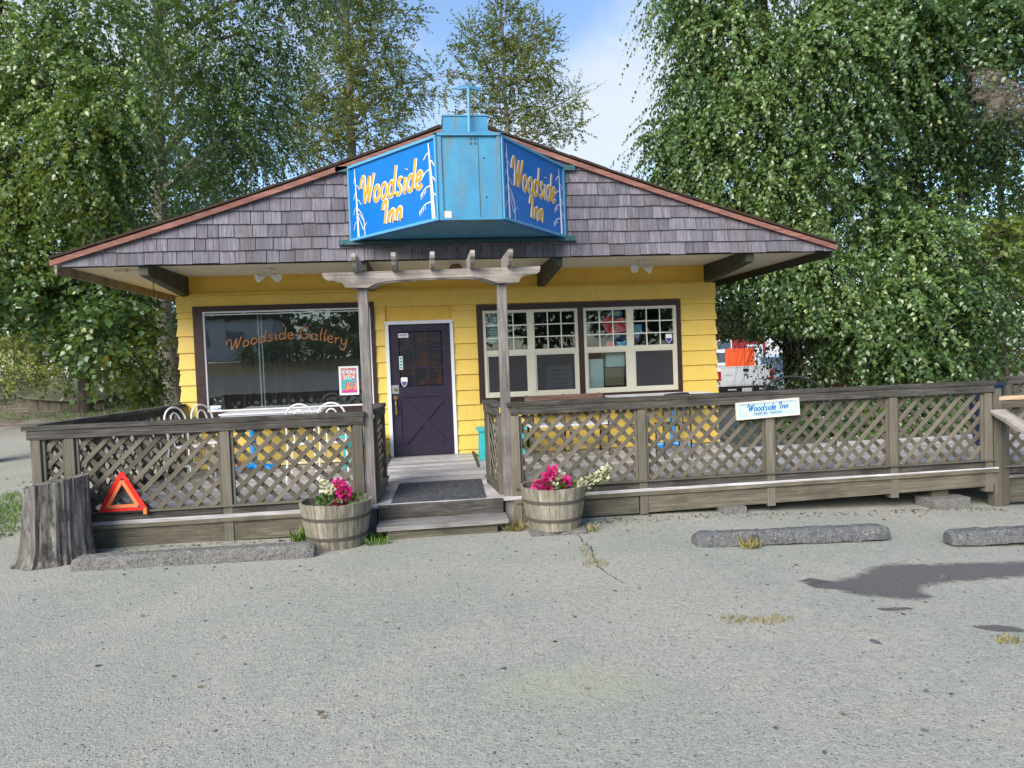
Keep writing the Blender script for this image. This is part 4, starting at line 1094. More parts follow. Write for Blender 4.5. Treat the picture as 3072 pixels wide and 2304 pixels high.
def clump(name, c, r, n, size, mat, parent, upw=.5, wid=.42, shell=.4):
    d = unit(n); rr = (shell + (1-shell)*RN.rand(n))[:, None]
    Pn = np.array(c) + d*rr*np.array(r)
    A = d + np.array([0, 0, upw*.6]) + RN.normal(size=(n, 3))*.35
    N = d*.4 + np.array([0, 0, upw]) + RN.normal(size=(n, 3))*.45
    lv = np.stack([np.clip(RN.normal(.5, .22, n), 0, 1), RN.rand(n), RN.rand(n)], 1)
    return leaf_mesh(name, Pn, A, N, size*(.6+.6*RN.rand(n)), mat, lv, wid, parent)
m_barrel = wood('barrel_wood', L(.12,.105,.075), L(.25,.225,.175), L(.36,.33,.28), L(.12,.11,.06), .45, .18, .8)
m_hoop = plain('rusty_hoop', L(.085,.07,.058), .75, .2)
def barrel(label, x, y, z, rot=0, k=1.0, group='half barrel planters by the entrance'):
    t = thing('barrel_planter', label, 'planter', (x, y, z), rot, group)
    H = .44*k; prof = lambda h: (.268 + .080*(h/H)**.9)*k
    ns = 20; a = math.pi/ns
    vs = []; hs = [0, .15*k, .30*k, H]
    for h in hs:
        for r_, aa in ((prof(h), -a*.97), (prof(h)+.004, 0), (prof(h), a*.97), (prof(h)-.022, a*.97), (prof(h)-.022, -a*.97)):
            vs.append((h, r_*math.sin(aa), r_*math.cos(aa)))      # local X up the stave
    fs = []
    for i in range(3):
        for j in range(5): fs.append((5*i+j, 5*i+(j+1)%5, 5*i+5+(j+1)%5, 5*i+5+j))
    fs += [(4,3,2,1,0), (15,16,17,18,19)]
    b = MB(); b.add(vs, fs); me = b.mesh('stave', m_barrel)
    for i in range(ns):
        an = 2*math.pi*i/ns
        mw = WM[t.name] @ M.Rotation(an, 4, 'Z') @ M(((0,0,1,0),(0,1,0,0),(1,0,0,0),(0,0,0,1))) @ M.Translation((random.uniform(-.004,.006), 0, random.uniform(-.002,.002)))
        link(bpy.data.objects.new('stave', me), t, mw)
    for h in (.11*k, .30*k):
        b = MB(); b.lathe([(prof(h-.016)+.001, h-.016), (prof(h-.016)+.007, h-.016), (prof(h+.016)+.007, h+.016), (prof(h+.016)+.001, h+.016)], 40, cap=False); b.part('hoop', m_hoop, t, local=True)
    b = MB(); b.lathe([(.01, .34*k), (prof(.34*k)-.02, .335*k)], 24, cap=True); b.part('soil', m_soil, t, local=True)
    b = MB(); b.lathe([(.01, .012), (prof(0)-.02, .012)], 24, cap=True); b.part('bottom', m_barrel, t, local=True)
    return t
barrel('half barrel planter with pink petunias left of the entrance step', -.395, -3.80, ground_h(-.4,-3.8), .3)
barrel('half barrel planter with trailing cream flowers standing on bricks right of the step', 1.755, -3.83, .035, 1.1, .96)
def flower(name, label, blooms, foliage, creams, trail=None):
    c0 = blooms[0]
    t = thing(name, label, 'flowers', (c0[0], c0[1], c0[2]-.15))
    for c, r, n in foliage: clump('foliage', c, r, n, .055, m_leafS, t, .6)
    for c in blooms: clump('bloom', c[:3], (c[3], c[3], c[3]*.8), 60, .05, m_petal, t, .3, .55, .5)
    for c in creams: clump('cream_bloom', c[:3], (c[3], c[3], c[3]*.9), 34, .042, m_petalw, t, .3, .5, .5)
    b = MB()
    for c in blooms+creams: b.tube([(c[0]*.7+c0[0]*.3, c[1]+.02, c0[2]-.22), (c[0], c[1], c[2]-.02)], .005, 5)
    b.part('stem', m_leafS, t)
    return t
zL = .60
flower('petunia_plant', 'bright pink petunias with cream blooms in the left barrel', [(-.345,-3.80,zL-.03,.062), (-.315,-3.83,zL-.11,.066), (-.28,-3.8,zL-.17,.055), (-.35,-3.85,zL-.19,.05)],
       [((-.45,-3.8,.42),(.12,.12,.08),90), ((-.33,-3.8,.42),(.13,.13,.07),90), ((-.2,-3.82,.41),(.08,.1,.05),40)], [(-.475,-3.8,zL-.05,.055), (-.44,-3.84,zL-.07,.03), (-.5,-3.8,zL-.0,.03)])
flower('petunia_plant', 'magenta and cream petunias with a trailing pale stem in the right barrel', [(1.755,-3.82,.58,.055), (1.725,-3.85,.54,.055), (1.86,-3.85,.485,.05), (1.62,-3.84,.455,.05), (1.69,-3.85,.46,.055), (1.68,-3.88,.425,.045)],
       [((1.74,-3.83,.42),(.16,.13,.08),130), ((1.86,-3.83,.43),(.1,.12,.07),60)], [(1.77,-3.87,.505,.05), (1.80,-3.82,.57,.035), (1.845,-3.84,.53,.03), (2.02,-3.9,.385,.045), (2.08,-3.9,.44,.035), (2.14,-3.88,.50,.035), (2.22,-3.86,.52,.04), (2.29,-3.85,.54,.05), (2.31,-3.85,.58,.035), (2.03,-3.9,.46,.03)])
t = thing('trailing_vine', 'pale leafy vine trailing rightward out of the right barrel', 'plant', (2.0, -3.86, .42))
b = MB(); b.tube(catmull([(1.85,-3.83,.42),(2.0,-3.9,.43),(2.15,-3.88,.48),(2.32,-3.85,.56)], 4), .006, 5); b.part('stem', m_leafS, t)
for c in ((1.98,-3.9,.42),(2.1,-3.89,.46),(2.2,-3.87,.5),(2.28,-3.85,.54)): clump('foliage', c, (.06,.05,.05), 26, .04, m_leafY, t, .5)

# ------------------------------------------------------------------ kerb stops, stump, blocks
from mathutils import noise as mn
def rough_block(ln, w, h, seed, nx=44, top=.75, amp=.012, chip=.03, sq=False):
    """lumpy cast bar along X with sloped flanks"""
    prof = [(-w/2,0),(-w/2,h*.35),(-w/2*(top+.12),h*.8),(-w/2*top*.8,h),(0,h*1.01),(w/2*top*.8,h),(w/2*(top+.12),h*.8),(w/2,h*.35),(w/2,0)]
    vs = []
    if sq: prof = [(-w/2,0),(-w/2,h*.5),(-w/2,h*.96),(-w/2*.96,h),(0,h),(w/2*.96,h),(w/2,h*.96),(w/2,h*.5),(w/2,0)]
    for i in range(nx+1):
        x = (i/nx-.5)*ln
        e = 1 if sq else min(1, min(i, nx-i)/2.0); k = .80 + .20*e
        for (a, b) in prof:
            p = V((x*9, a*12+seed*7, b*12)); d = mn.noise_vector(p)*amp + mn.noise_vector(p*3.1)*amp*.5
            c = max(0, mn.noise(V((x*2.1+seed*3, a*4, b*4))) - .28)*chip*4*(1 if b > h*.5 else 0)
            vs.append((x + d.x*(1.6 if e < 1 else .6), a*k + d.y, max(-.02, b*k*(1-c*.9) + d.z)))
    n = len(prof); fs = []
    for i in range(nx):
        for j in range(n-1): fs.append((i*n+j, i*n+j+1, (i+1)*n+j+1, (i+1)*n+j))
    fs += [tuple(range(n)), tuple(nx*n+j for j in reversed(range(n)))]
    return MB().add(vs, fs)
def kerb(label, p0, p1, w, h, seed, mt):
    p0, p1 = V(p0), V(p1); d = p1-p0
    mb = rough_block(d.length, w, h, seed, 70, .86 if seed == 1 else .78, .007 if seed == 1 else .011, .045)
    o = bpy.data.objects.new('parking_kerb', mb.mesh('parking_kerb', mt, True))
    rz = math.atan2(d.y, d.x); c = (p0+p1)/2
    mw = M.Translation(c) @ M.Rotation(rz, 4, 'Z') @ M.Rotation(-math.asin(d.z/d.length), 4, 'Y')
    link(o, None, mw); return tag(o, label, 'kerb', 'concrete wheel stops in front of the deck')
kerb('worn beige concrete wheel stop between the stump and the left barrel', (-2.66,-4.13,-.005), (-.55,-4.20,-.005), .17, .125, 1, m_conc)
kerb('dark crumbling concrete wheel stop below the reserved parking board', (2.90,-4.66,-.03), (4.74,-4.72,-.065), .17, .12, 2, m_conc2)
kerb('dark crumbling concrete wheel stop cut by the right picture edge', (5.13,-5.02,-.075), (6.95,-5.1,-.10), .17, .12, 3, m_conc2)
def block(name, label, c, s, rz, mt, seed):
    mb = rough_block(s[0], s[1], s[2], seed, 8, .97, .003, .006, True)
    o = bpy.data.objects.new(name, mb.mesh(name, mt)); link(o, None, M.Translation(c) @ M.Rotation(rz, 4, 'Z')); return tag(o, label, 'block')
block('support_block', 'small grey stone block under the long deck edge', (3.80,-3.42,-.085), (.27,.2,.115), .05, m_conc, 5)
block('support_block', 'wide flat concrete pad under the deck near the right end post', (6.36,-3.38,-.16), (.46,.3,.13), .02, m_conc, 6)
o = MB().box((6.25,-3.36,-.04),(6.45,-3.2,.08)).part('wood_block', m_skirt); tag(o, 'short wood packing block between concrete pad and deck', 'block')
block('paving_brick', 'grey paving brick under the left half of the right barrel', (1.63,-3.93,-.012), (.30,.26,.05), .04, m_conc, 8)
block('paving_brick', 'grey paving brick under the right half of the right barrel', (1.91,-3.95,-.012), (.25,.26,.05), -.06, m_conc, 9)

def stump():
    t = thing('tree_stump', 'tall grey weathered tree stump at the left end of the deck', 'stump', (-3.0, -3.72, 0))
    n, hs = 120, [0, .04, .1, .18, .3, .42, .55, .68, .75]
    b = MB(); vs = []
    for h in hs:
        for j in range(n):
            a = 2*math.pi*j/n
            r = .262 + .055*math.exp(-h/.09) + .018*(1-h)
            r *= 1 + .05*math.sin(3*a+1) + .03*math.sin(7*a+2) + .02*mn.noise(V((math.cos(a)*4, math.sin(a)*4, h*1.3))) + .035*mn.noise(V((math.cos(a)*9, math.sin(a)*9, h*.6)))
            rg = abs(mn.noise(V((math.cos(a)*7, math.sin(a)*7, h*1.1+7)))); r -= .009*max(0, .2-rg)/.2
            for ac, dp in ((4.62,.032),(5.3,.012),(3.95,.014)):
                r -= dp*math.exp(-((a-ac-.05*mn.noise(V((h*3, ac, 1))))/.028)**2)
            if 3.3 < a < 4.1: r += .05*math.exp(-h/.16)*math.sin((a-3.3)/.8*math.pi)
            zz = h*(1 + .06*math.cos(a)*(h/.75)) + (.02*mn.noise(V((math.cos(a)*5, math.sin(a)*5, 3))) if h > .7 else 0)
            vs.append((-3.0 + r*math.cos(a) + .03*h, -3.72 + r*math.sin(a), zz))
    fs = []
    for i in range(len(hs)-1):
        for j in range(n): fs.append((i*n+j, i*n+(j+1)%n, (i+1)*n+(j+1)%n, (i+1)*n+j))
    b.add(vs, fs); b.part('trunk', m_stump, t, True)
    top = vs[-n:]; b = MB(); b.add(top + [(-2.98, -3.72, .735)], [(j, (j+1)%n, n) for j in range(n)]); b.part('cut_top', m_stump, t)
stump()

wt_ = thing('warning_triangle', 'red folding reflective warning triangle leaning on the lattice beside the stump', 'warning triangle', (-2.49, -3.47, .37))
c = [V((-2.735,-3.462,.372)), V((-2.262,-3.462,.372)), V((-2.508,-3.420,.785))]
nn = V((0,-1,.1))
cen = (c[0]+c[1]+c[2])/3
for a, b_ in ((0,2),(1,2),(0,1)):
    p, q = c[a], c[b_]
    ip, iq = cen + (p-cen)*.88, cen + (q-cen)*.88
    b = MB(); b.bar(ip, iq, .038, .012, nn); b.part('red_bar', m_red, wt_)
    ip, iq = cen + (p-cen)*.60, cen + (q-cen)*.60
    b = MB(); b.bar(ip+V((0,-.004,0)), iq+V((0,-.004,0)), .032, .012, nn); b.part('orange_bar', m_orange, wt_)
b = MB(); b.box((-2.75,-3.478,.362),(-2.28,-3.455,.378)); b.part('foot_bar', m_rubber, wt_)
b = MB(); b.box((-2.30,-3.49,.34),(-2.27,-3.46,.40)); b.part('foot', m_orange, wt_)

mat_m = concrete('rubber_mat', L(.045,.048,.055), L(.105,.11,.125), L(.025,.025,.03), .6)
t = thing('doormat', 'dark grey ribbed rubber mat on the deck in front of the step', 'mat', (.63, -2.85, DZ))
b = MB(); b.add([(.114,-3.40,DZ+.002),(1.10,-3.415,DZ+.002),(1.143,-2.26,DZ+.002),(.155,-2.25,DZ+.002),(.114,-3.40,DZ+.013),(1.10,-3.415,DZ+.013),(1.143,-2.26,DZ+.013),(.155,-2.25,DZ+.013)],
   [(0,3,2,1),(4,5,6,7),(0,1,5,4),(1,2,6,5),(2,3,7,6),(3,0,4,7)])
b.part('backing', mat_m, t)
b = MB()
for i in range(34):
    y0 = -3.385+i*.0333; b.box((.13+.0012*i, y0, DZ+.013), (1.085+.0012*i, y0+.014, DZ+.017))
b.part('rib', mat_m, t)['kind'] = 'stuff'

# ------------------------------------------------------------------ tables, chairs and benches on the deck
def table(label, x0, x1, y0, y1, z, bx, by):
    t = thing('pedestal_table', label, 'table', (bx, by, DZ), group='blue legged tables')
    b = MB(); b.box((x0,y0,z-.022),(x1,y1,z)); b.box((x0+.02,y0+.02,z-.05),(x1-.02,y1-.02,z-.022)); b.part('table_top', m_tabletop, t)
    b = MB(); b.tube([(bx,by,DZ+.05),(bx,by,z-.05)], .045, 12); b.part('pedestal', m_blue, t, True)
    for dxx, dyy in ((.26,-.16),(-.26,-.16),(.26,.16),(-.26,.16)):
        b = MB(); b.tube([(bx,by,DZ+.075),(bx+dxx*.5,by+dyy*.5,DZ+.06),(bx+dxx,by+dyy,DZ+.03)], [.038,.035,.04], 8); b.part('foot', m_blue, t, True)
    return t
table('white topped table on a bright blue pedestal under the picture window', -2.28, -.92, -.86, -.30, 1.135, -1.94, -.45)
table('white topped table on a bright blue pedestal under the sash windows', 3.22, 4.75, -.80, -.25, 1.125, 4.22, -.42)
def chair(label, loc, rz, k=1.0):
    t = thing('hoop_chair', label, 'chair', loc, rz, 'white bentwire chairs around the left table')
    r = .0125
    b = MB(); b.lathe([(.01,.47),(.19,.47),(.205,.46),(.19,.445),(.01,.445)], 22); b.part('seat', m_wht, t, True, True)
    for s in (-1, 1):
        b = MB(); b.tube([(s*.13,-.13,.45),(s*.17,-.19,0)], r, 8); b.part('leg', m_wht, t, True, True)
    hoop = [(-.19,.24,0),(-.165,.17,.45),(-.175,.20,.75)] + [(.175*math.cos(a), .21+.03*math.sin(a), .80+.18*math.sin(a)) for a in [math.pi - k_*math.pi/10 for k_ in range(11)]] + [(.175,.20,.75),(.165,.17,.45),(.19,.24,0)]
    b = MB(); b.tube(catmull(hoop, 2), r, 8); b.part('back_hoop', m_wht, t, True, True)
    inn = [(-.075,.165,.46),(-.078,.19,.72)] + [(.078*math.cos(a), .20+.03*math.sin(a), .78+.125*math.sin(a)) for a in [math.pi - k_*math.pi/8 for k_ in range(9)]] + [(.078,.19,.72),(.075,.165,.46)]
    b = MB(); b.tube(catmull(inn, 2), r*.85, 8); b.part('inner_hoop', m_wht, t, True, True)
    b = MB(); b.tube([(.165*math.cos(a), .165*math.sin(a), .22) for a in [i*math.pi/9 for i in range(18)]], .008, 6, closed=True); b.part('leg_ring', m_wht, t, True, True)
    return t
ch = chair('white hoop-backed chair beyond the post, rightmost of the pair on the table\'s right', (-.70,-1.30,DZ), math.pi)
dup(ch, (-1.115,-1.32,DZ), math.pi+.08, 'white hoop-backed chair in front of the table, left one of the right-hand pair')
dup(ch, (-2.62,-1.05,DZ), rad(62), 'white hoop-backed chair turned sideways nearest the left end railing')
dup(ch, (-2.42,-.62,DZ), rad(58), 'white hoop-backed chair turned sideways close under the picture window corner')
t = thing('iron_chair', 'black wrought iron chair in front of the right table', 'chair', (3.92, -1.35, DZ))
b = MB(); b.tube(catmull([(3.72,-1.50,DZ),(3.72,-1.48,1.0),(3.735,-1.5,1.14),(3.78,-1.5,1.165),(4.03,-1.5,1.175),(4.085,-1.5,1.145),(4.1,-1.48,1.0),(4.1,-1.5,DZ)], 4), .014, 8); b.part('back_frame', m_black, t, True)
b = MB()
for xx in (3.83, 3.91, 3.99): b.tube([(xx,-1.49,.75),(xx,-1.5,1.165)], .008, 6)
b.part('back_bars', m_black, t)
b = MB(); b.box((3.72,-1.47,.73),(4.1,-1.08,.755)); b.part('seat', m_black, t)
for xx in (3.74, 4.08): b = MB(); b.tube([(xx,-1.10,.73),(xx,-1.08,DZ)], .013, 7); b.part('leg', m_black, t)
def slat_bench(label):
    t = thing('park_bench', label, 'bench', (2.57, -.45, DZ))
    for i, z in enumerate((1.125, 1.03, .93)): plank('back_slat', (1.98,-.28+.02*i,z), (3.18,-.28+.02*i,z), .08, .025, m_bench, t, (0,-1,.2))
    for i in range(4): plank('seat_slat', (1.98,-.72+.1*i,.745), (3.18,-.72+.1*i,.745), .08, .025, m_tabletop, t, (0,0,1))
    for xx in (2.02, 2.58, 3.14):
        b = MB(); b.tube(catmull([(xx,-.78,DZ),(xx,-.74,.6),(xx,-.74,.72),(xx,-.3,.72),(xx,-.24,.9),(xx,-.225,1.17)], 3), .019, 8); b.tube([(xx,-.3,.72),(xx,-.2,DZ)], .019, 8)
        if xx != 2.58: b.tube(catmull([(xx,-.74,.72),(xx,-.8,.88),(xx,-.68,.95),(xx,-.24,.95)], 3), .016, 8)
        b.part('iron_frame', m_black, t, True)
slat_bench('long slatted bench with black iron frames under the sash windows')
def teal_bench(label, x0, x1, y0, y1, z):
    t = thing('stool_bench', label, 'bench', ((x0+x1)/2, (y0+y1)/2, DZ), group='turquoise benches beside the door')
    w_ = (y1-y0)/2
    for i in range(2): plank('seat_board', (x0, y0+w_*(i+.5), z-.018), (x1, y0+w_*(i+.5), z-.018), w_-.008, .036, m_teal, t, (0,0,1))
    for xx in (x0+.06, x1-.06):
        for yy in (y0+.05, y1-.05):
            plank('leg', (xx + (.02 if xx < (x0+x1)/2 else -.02), yy, z-.036), (xx, yy, DZ), .075, .045, m_teal, t, (0,-1,0))
    plank('apron', (x0+.1, y0+.05, z-.08), (x1-.1, y0+.05, z-.08), .07, .025, m_teal, t)
    return t
teal_bench('turquoise painted bench right of the purple door', 1.235, 1.96, -.60, -.15, .735)
teal_bench('turquoise painted bench left of the purple door', -.72, -.115, -.60, -.15, .735)
t = thing('wooden_crate', 'grey wooden crate tucked under the right turquoise bench', 'crate', (1.6, -.35, DZ))
for i in range(3): plank('crate_board', (1.38,-.52,DZ+.06+.1*i), (1.85,-.52,DZ+.06+.1*i), .088, .016, m_post, t)
for xx in (1.38, 1.85): b = MB(); b.box((xx-.01,-.51,DZ),(xx+.01,-.2,DZ+.3)); b.part('side_panel', m_post, t)
t = thing('blue_bin', 'dark blue bin showing above the rail past the tall end post', 'bin', (8.17, -1.95, DZ))
b = MB(); b.add([(8.07,-2.1,DZ),(8.22,-2.1,DZ),(8.22,-1.8,DZ),(8.07,-1.8,DZ),(8.04,-2.15,1.13),(8.25,-2.15,1.13),(8.25,-1.75,1.13),(8.04,-1.75,1.13)], [(0,3,2,1),(0,1,5,4),(1,2,6,5),(2,3,7,6),(3,0,4,7),(4,5,6,7)]); b.part('body', plain('bin_blue', L(.006,.014,.045), .5), t)
b = MB(); b.box((8.03,-2.17,1.13),(8.26,-1.73,1.16)); b.part('lid', plain('bin_lid', L(.01,.02,.06), .5), t)
t = thing('garden_hose', 'black hose arching above the long railing among the leaves', 'hose', (5.6, -1.4, DZ))
b = MB(); b.tube(catmull([(5.05,-1.5,.9),(5.2,-1.5,1.22),(5.5,-1.5,1.34),(5.85,-1.5,1.28),(6.1,-1.5,1.05),(6.2,-1.5,.6),(6.2,-1.5,DZ)], 6), .016, 8); b.part('hose_body', m_rubber, t, True)
# ================================================================== VEGETATION
def crown(name, blobs, mat, parent, size=.095, per=13, tl=(.5,1.0), droop=.55, bright=.5, spread=.2, wid=.36, twigmat=None, density=1.0, shell=.45, tight=.84, cut=None):
    Ps, As, Ns, Ss, Ls = [], [], [], [], []
    tw_v, tw_f = [], []
    for (cx, cy, cz, rx, ry, rz, n) in blobs:
        n = max(4, int(n*density))
        c = np.array([cx, cy, cz]); r = np.array([rx, ry, rz])*tight
        d = unit(n); rr = (shell + (1-shell)*RN.rand(n)**.7)[:, None]
        p0 = c + d*rr*r
        d0 = d*.75 + np.array([0, 0, .15]) + RN.normal(size=(n, 3))*.45
        d0 /= np.linalg.norm(d0, axis=1)[:, None]
        Lh = tl[0] + (tl[1]-tl[0])*RN.rand(n)
        hue = np.clip(RN.normal(bright, .2) + RN.normal(size=n)*.14, 0, 1)
        dr = droop*(.6 + .8*RN.rand(n))
        ts = (np.arange(per)+.6)/per
        for k, t in enumerate(ts):
            pos = p0 + Lh[:, None]*(d0*t + np.array([0, 0, -1])*(dr*t*t)[:, None])
            tan = d0 + np.array([0, 0, -2])*(dr*t)[:, None]
            tan /= np.linalg.norm(tan, axis=1)[:, None]
            sidev = np.cross(tan, np.array([0, 0, 1.0])) + RN.normal(size=(n, 3))*.25
            sidev /= np.linalg.norm(sidev, axis=1)[:, None]+1e-9
            sg = 1 if k % 2 else -1
            A = tan*.55 + sidev*sg*.75 + np.array([0, 0, -.55*droop]) + RN.normal(size=(n, 3))*.28
            N = d*.55 + np.array([0, 0, .55]) + RN.normal(size=(n, 3))*.55
            Ps.append(pos + RN.normal(size=(n, 3))*.015); As.append(A); Ns.append(N)
            Ss.append(size*(.62+.55*RN.rand(n))*(1 - .25*(k == per-1)))
            Ls.append(np.stack([np.clip(hue + RN.normal(size=n)*.12, 0, 1), RN.rand(n), RN.rand(n)], 1))
        # twigs
        for q in range(0, n, 2):
            b = len(tw_v)
            for t, rad_ in ((0, .006), (.5, .004), (1, .002)):
                pos = p0[q] + Lh[q]*(d0[q]*t + np.array([0,0,-1])*dr[q]*t*t)
                for a in (0, 2.1, 4.2): tw_v.append((pos[0]+rad_*math.cos(a), pos[1]+rad_*math.sin(a), pos[2]))
            for i in (0, 3):
                for j in range(3): tw_f.append((b+i+j, b+i+(j+1)%3, b+i+3+(j+1)%3, b+i+3+j))
    if cut is not None:
        kp = [~cut(q) for q in Ps]
        Ps, As, Ns, Ss, Ls = [[a[k] for a, k in zip(X, kp)] for X in (Ps, As, Ns, Ss, Ls)]
    o = leaf_mesh(name, np.concatenate(Ps), np.concatenate(As), np.concatenate(Ns), np.concatenate(Ss), mat, np.concatenate(Ls), wid, parent)
    o['kind'] = 'stuff'
    me = bpy.data.meshes.new('twigs'); iw = WM[parent.name].inverted()
    me.from_pydata([tuple(iw @ V(p)) for p in tw_v], [], tw_f); me.materials.append(twigmat or m_bark)
    t = bpy.data.objects.new('twigs', me); link(t, parent, WM[parent.name].copy()); t['kind'] = 'stuff'
    return o
def tree(name, label, trunk, r0, r1, blobs, leafm, barkm, group=None, limbs=True, cat='tree', **kw):
    base = trunk[0]
    t = thing(name, label, cat, tuple(base), group=group)
    tp = catmull([V(p) for p in trunk], 5); k = len(tp)
    rs = [r0 + (r1-r0)*i/(k-1) for i in range(k)]; rs[0] *= 1.3
    tp = [p + V((mn.noise(p*.7)*r0*.3, mn.noise(p*.7+V((9,0,0)))*r0*.3, 0)) for p in tp]
    b = MB(); b.tube(tp, rs, 14); b.part('trunk', barkm, t, True)
    if limbs:
        rr = random.Random(len(blobs)+int(base[0]*10))
        b = MB()
        for (cx, cy, cz, rx, ry, rz, n) in blobs:
            c = V((cx, cy, cz))
            # leave the trunk below the blob
            cand = [(abs((p.z) - (cz - .45*(V((p.x-cx, p.y-cy, 0)).length))), i) for i, p in enumerate(tp)]
            i = min(cand)[1]; p = tp[i]
            mid = (p+c)/2 + V((rr.uniform(-.2,.2), rr.uniform(-.2,.2), .18*(c-p).length*.6))
            q = catmull([p, mid, c], 5); rl = min(rs[i]*.6, .035 + .012*(c-p).length)
            b.tube(q, [rl + (.012-rl)*j/(len(q)-1) for j in range(len(q))], 7)
            for s in range(5):
                e = c + V((rr.uniform(-1,1)*rx, rr.uniform(-1,1)*ry, rr.uniform(-.7,1)*rz))*.85
                st_ = q[rr.randrange(3, len(q))]
                m2 = (st_+e)/2 + V((0,0,.12*(e-st_).length))
                qq = catmull([st_, m2, e], 3); b.tube(qq, [.016 - .011*j/(len(qq)-1) for j in range(len(qq))], 5)
        b.part('branches', barkm, t, True)['kind'] = 'stuff'
    crown('crown', blobs, leafm, t, twigmat=barkm, **kw)
    return t
#@@BLOBS
L1 = [(-2.63,7.5,10.09,0.86,1.2,1.26,150), (-3.26,7.5,8.63,1.03,1.2,1.25,170), (-3.32,7.5,7.27,0.86,1.2,0.91,120), (-4.18,7,9.19,1.21,1.3,1.32,220), (-3.94,6.5,7.08,0.86,1.2,1.07,170), (-4.17,6.5,5.59,0.81,1.1,0.86,130), (-5.34,6.5,9.59,1.16,1.3,1.27,220), (-3.78,7.5,11.41,1.69,1.4,1.02,200), (-2.1,8,11.37,0.82,1.2,1.06,110), (-5.74,7,11.3,1.73,1.4,0.87,160), (-3.66,8.5,8.52,0.84,1,1.8,120), (-5.57,8.5,8.28,1.42,1.2,2.37,220)]
L2 = [(-4.88,3,6.42,0.84,0.8,0.76,170), (-5.14,2.6,5.64,0.73,0.8,0.9,190), (-6.1,3.5,7.19,1.04,1,0.95,220), (-6.66,3.5,5.91,0.95,1,1.12,230), (-6.78,4,8.34,1.15,1.1,0.98,230), (-5.6,4,8.44,1.08,1,0.81,180), (-6.41,3.5,4.62,1.04,0.9,0.78,200), (-7.1,3.5,3.94,0.95,0.9,0.78,170), (-7.6,3.5,6.16,0.94,1.2,2.22,220), (-5.54,4,4.88,0.72,0.8,0.81,120)]
L3 = [(-6.56,3,3.11,0.84,0.8,0.5,120), (-5.83,3.5,3.39,0.79,0.8,0.52,120), (-5.36,4,3.43,0.55,0.7,0.45,80), (-5.13,2.8,2.51,0.59,0.7,0.42,120), (-4.92,3,2.72,0.43,0.6,0.38,70), (-5.61,3.2,1.99,0.52,0.6,0.3,60), (-7.26,3,3.21,0.67,0.8,0.83,120)]
L4 = [(-9.54,12,5.2,2.78,2,1.95,260), (-11.21,12,3.31,2.49,1.8,1.24,220), (-8.02,12,4.05,1.97,1.6,1.54,220), (-10.63,13,8.37,3.16,2.2,2.88,300), (-7.81,13,7.34,2.19,1.8,2.05,220)]
shrubL = [(-5.25,4.6,1.45,0.36,0.6,0.34,110), (-5.42,4.4,1.21,0.3,0.5,0.24,60), (-5.17,5,1.63,0.25,0.5,0.39,60)]
conifer = [(-6.35,2.2,2.21,0.39,0.3,0.11,50), (-6.05,2,1.82,0.35,0.3,0.11,60), (-6.45,2,1.72,0.31,0.3,0.14,60), (-6.33,2.4,2.37,0.32,0.3,0.08,30)]
P1 = [(-2.14,18,15.26,1.36,1.6,1.63,210), (-1.16,18,13.31,1.55,1.6,1.55,170), (0.07,18,12.6,1.28,1.3,1.1,90), (1.46,18,12.97,0.88,0.9,0.74,40), (-2.43,18,12.94,1.45,1.6,1.45,200), (-3.23,18,10.97,1.36,1.5,1.27,170), (-1.62,18,10.97,1.73,1.6,1.09,180), (-0.35,18,11.33,0.92,1.2,0.92,60), (0.02,18,15.66,1.1,1.2,0.82,50), (-2.78,18,16.84,1.98,1.8,1.44,170), (-3.71,18,12.04,0.9,1.2,1.08,80), (-0.56,18,14.75,0.91,1.2,1.09,60), (-3.98,18,10.07,0.63,0.8,0.54,30), (-1.19,18,16.71,1.63,1.5,1.09,110)]
P2 = [(4.23,18,15.1,0.78,1,1.12,75), (5.16,18,14.84,0.67,0.9,1.03,60), (5.7,18,14.12,0.64,0.9,1.31,70), (3.36,18,14.27,0.67,0.9,0.93,55), (2.8,18,14.44,0.41,0.7,0.74,25), (4.25,18,13.36,1.12,1.1,1.12,95), (5.08,18,12.82,0.84,1,1.12,75), (3.02,18,12.99,0.7,0.9,0.83,45), (5.8,18,11.9,0.94,0.9,0.75,50), (6.77,18,12.18,0.72,0.8,0.53,26), (6.83,18,11.06,0.72,0.8,0.42,26), (3.54,18,11.89,0.84,1,0.74,50), (4.46,18,11.52,1.12,1.1,0.84,75), (5.57,18,10.78,0.94,1,0.56,40), (4.27,18,16.11,0.3,0.5,0.52,20), (2.61,18,11.79,0.41,0.6,0.48,14)]
R1 = [(6.52,4,8.65,0.54,0.9,0.89,120), (6.48,4,7.28,0.69,1,0.99,170), (6.36,3.8,5.95,0.88,1,0.88,190), (5.83,4,6.3,0.49,0.7,0.59,55), (7.01,3.5,8.14,0.77,1,1.15,190), (7.13,3.2,6.43,0.85,1,1.04,210), (7.07,3.6,4.92,0.98,1,0.78,200), (7.85,3,7.38,0.84,1,1.22,220), (8,3,5.34,0.85,0.9,0.94,210), (7.86,3,3.93,0.95,0.9,0.76,200), (7.14,3,3.01,0.66,0.8,0.75,150), (7.86,2.6,2.49,0.74,0.8,0.55,150), (8.61,2.6,3.11,0.83,0.8,0.74,190), (7.1,4,3.41,0.5,0.7,0.7,80), (7.35,3.5,9.57,1.35,1.2,0.77,220), (6.35,4,9.61,0.59,0.9,0.69,90), (7.59,4,2.24,0.4,0.5,0.22,26), (6.05,4.4,5.31,0.51,0.7,0.51,60)]
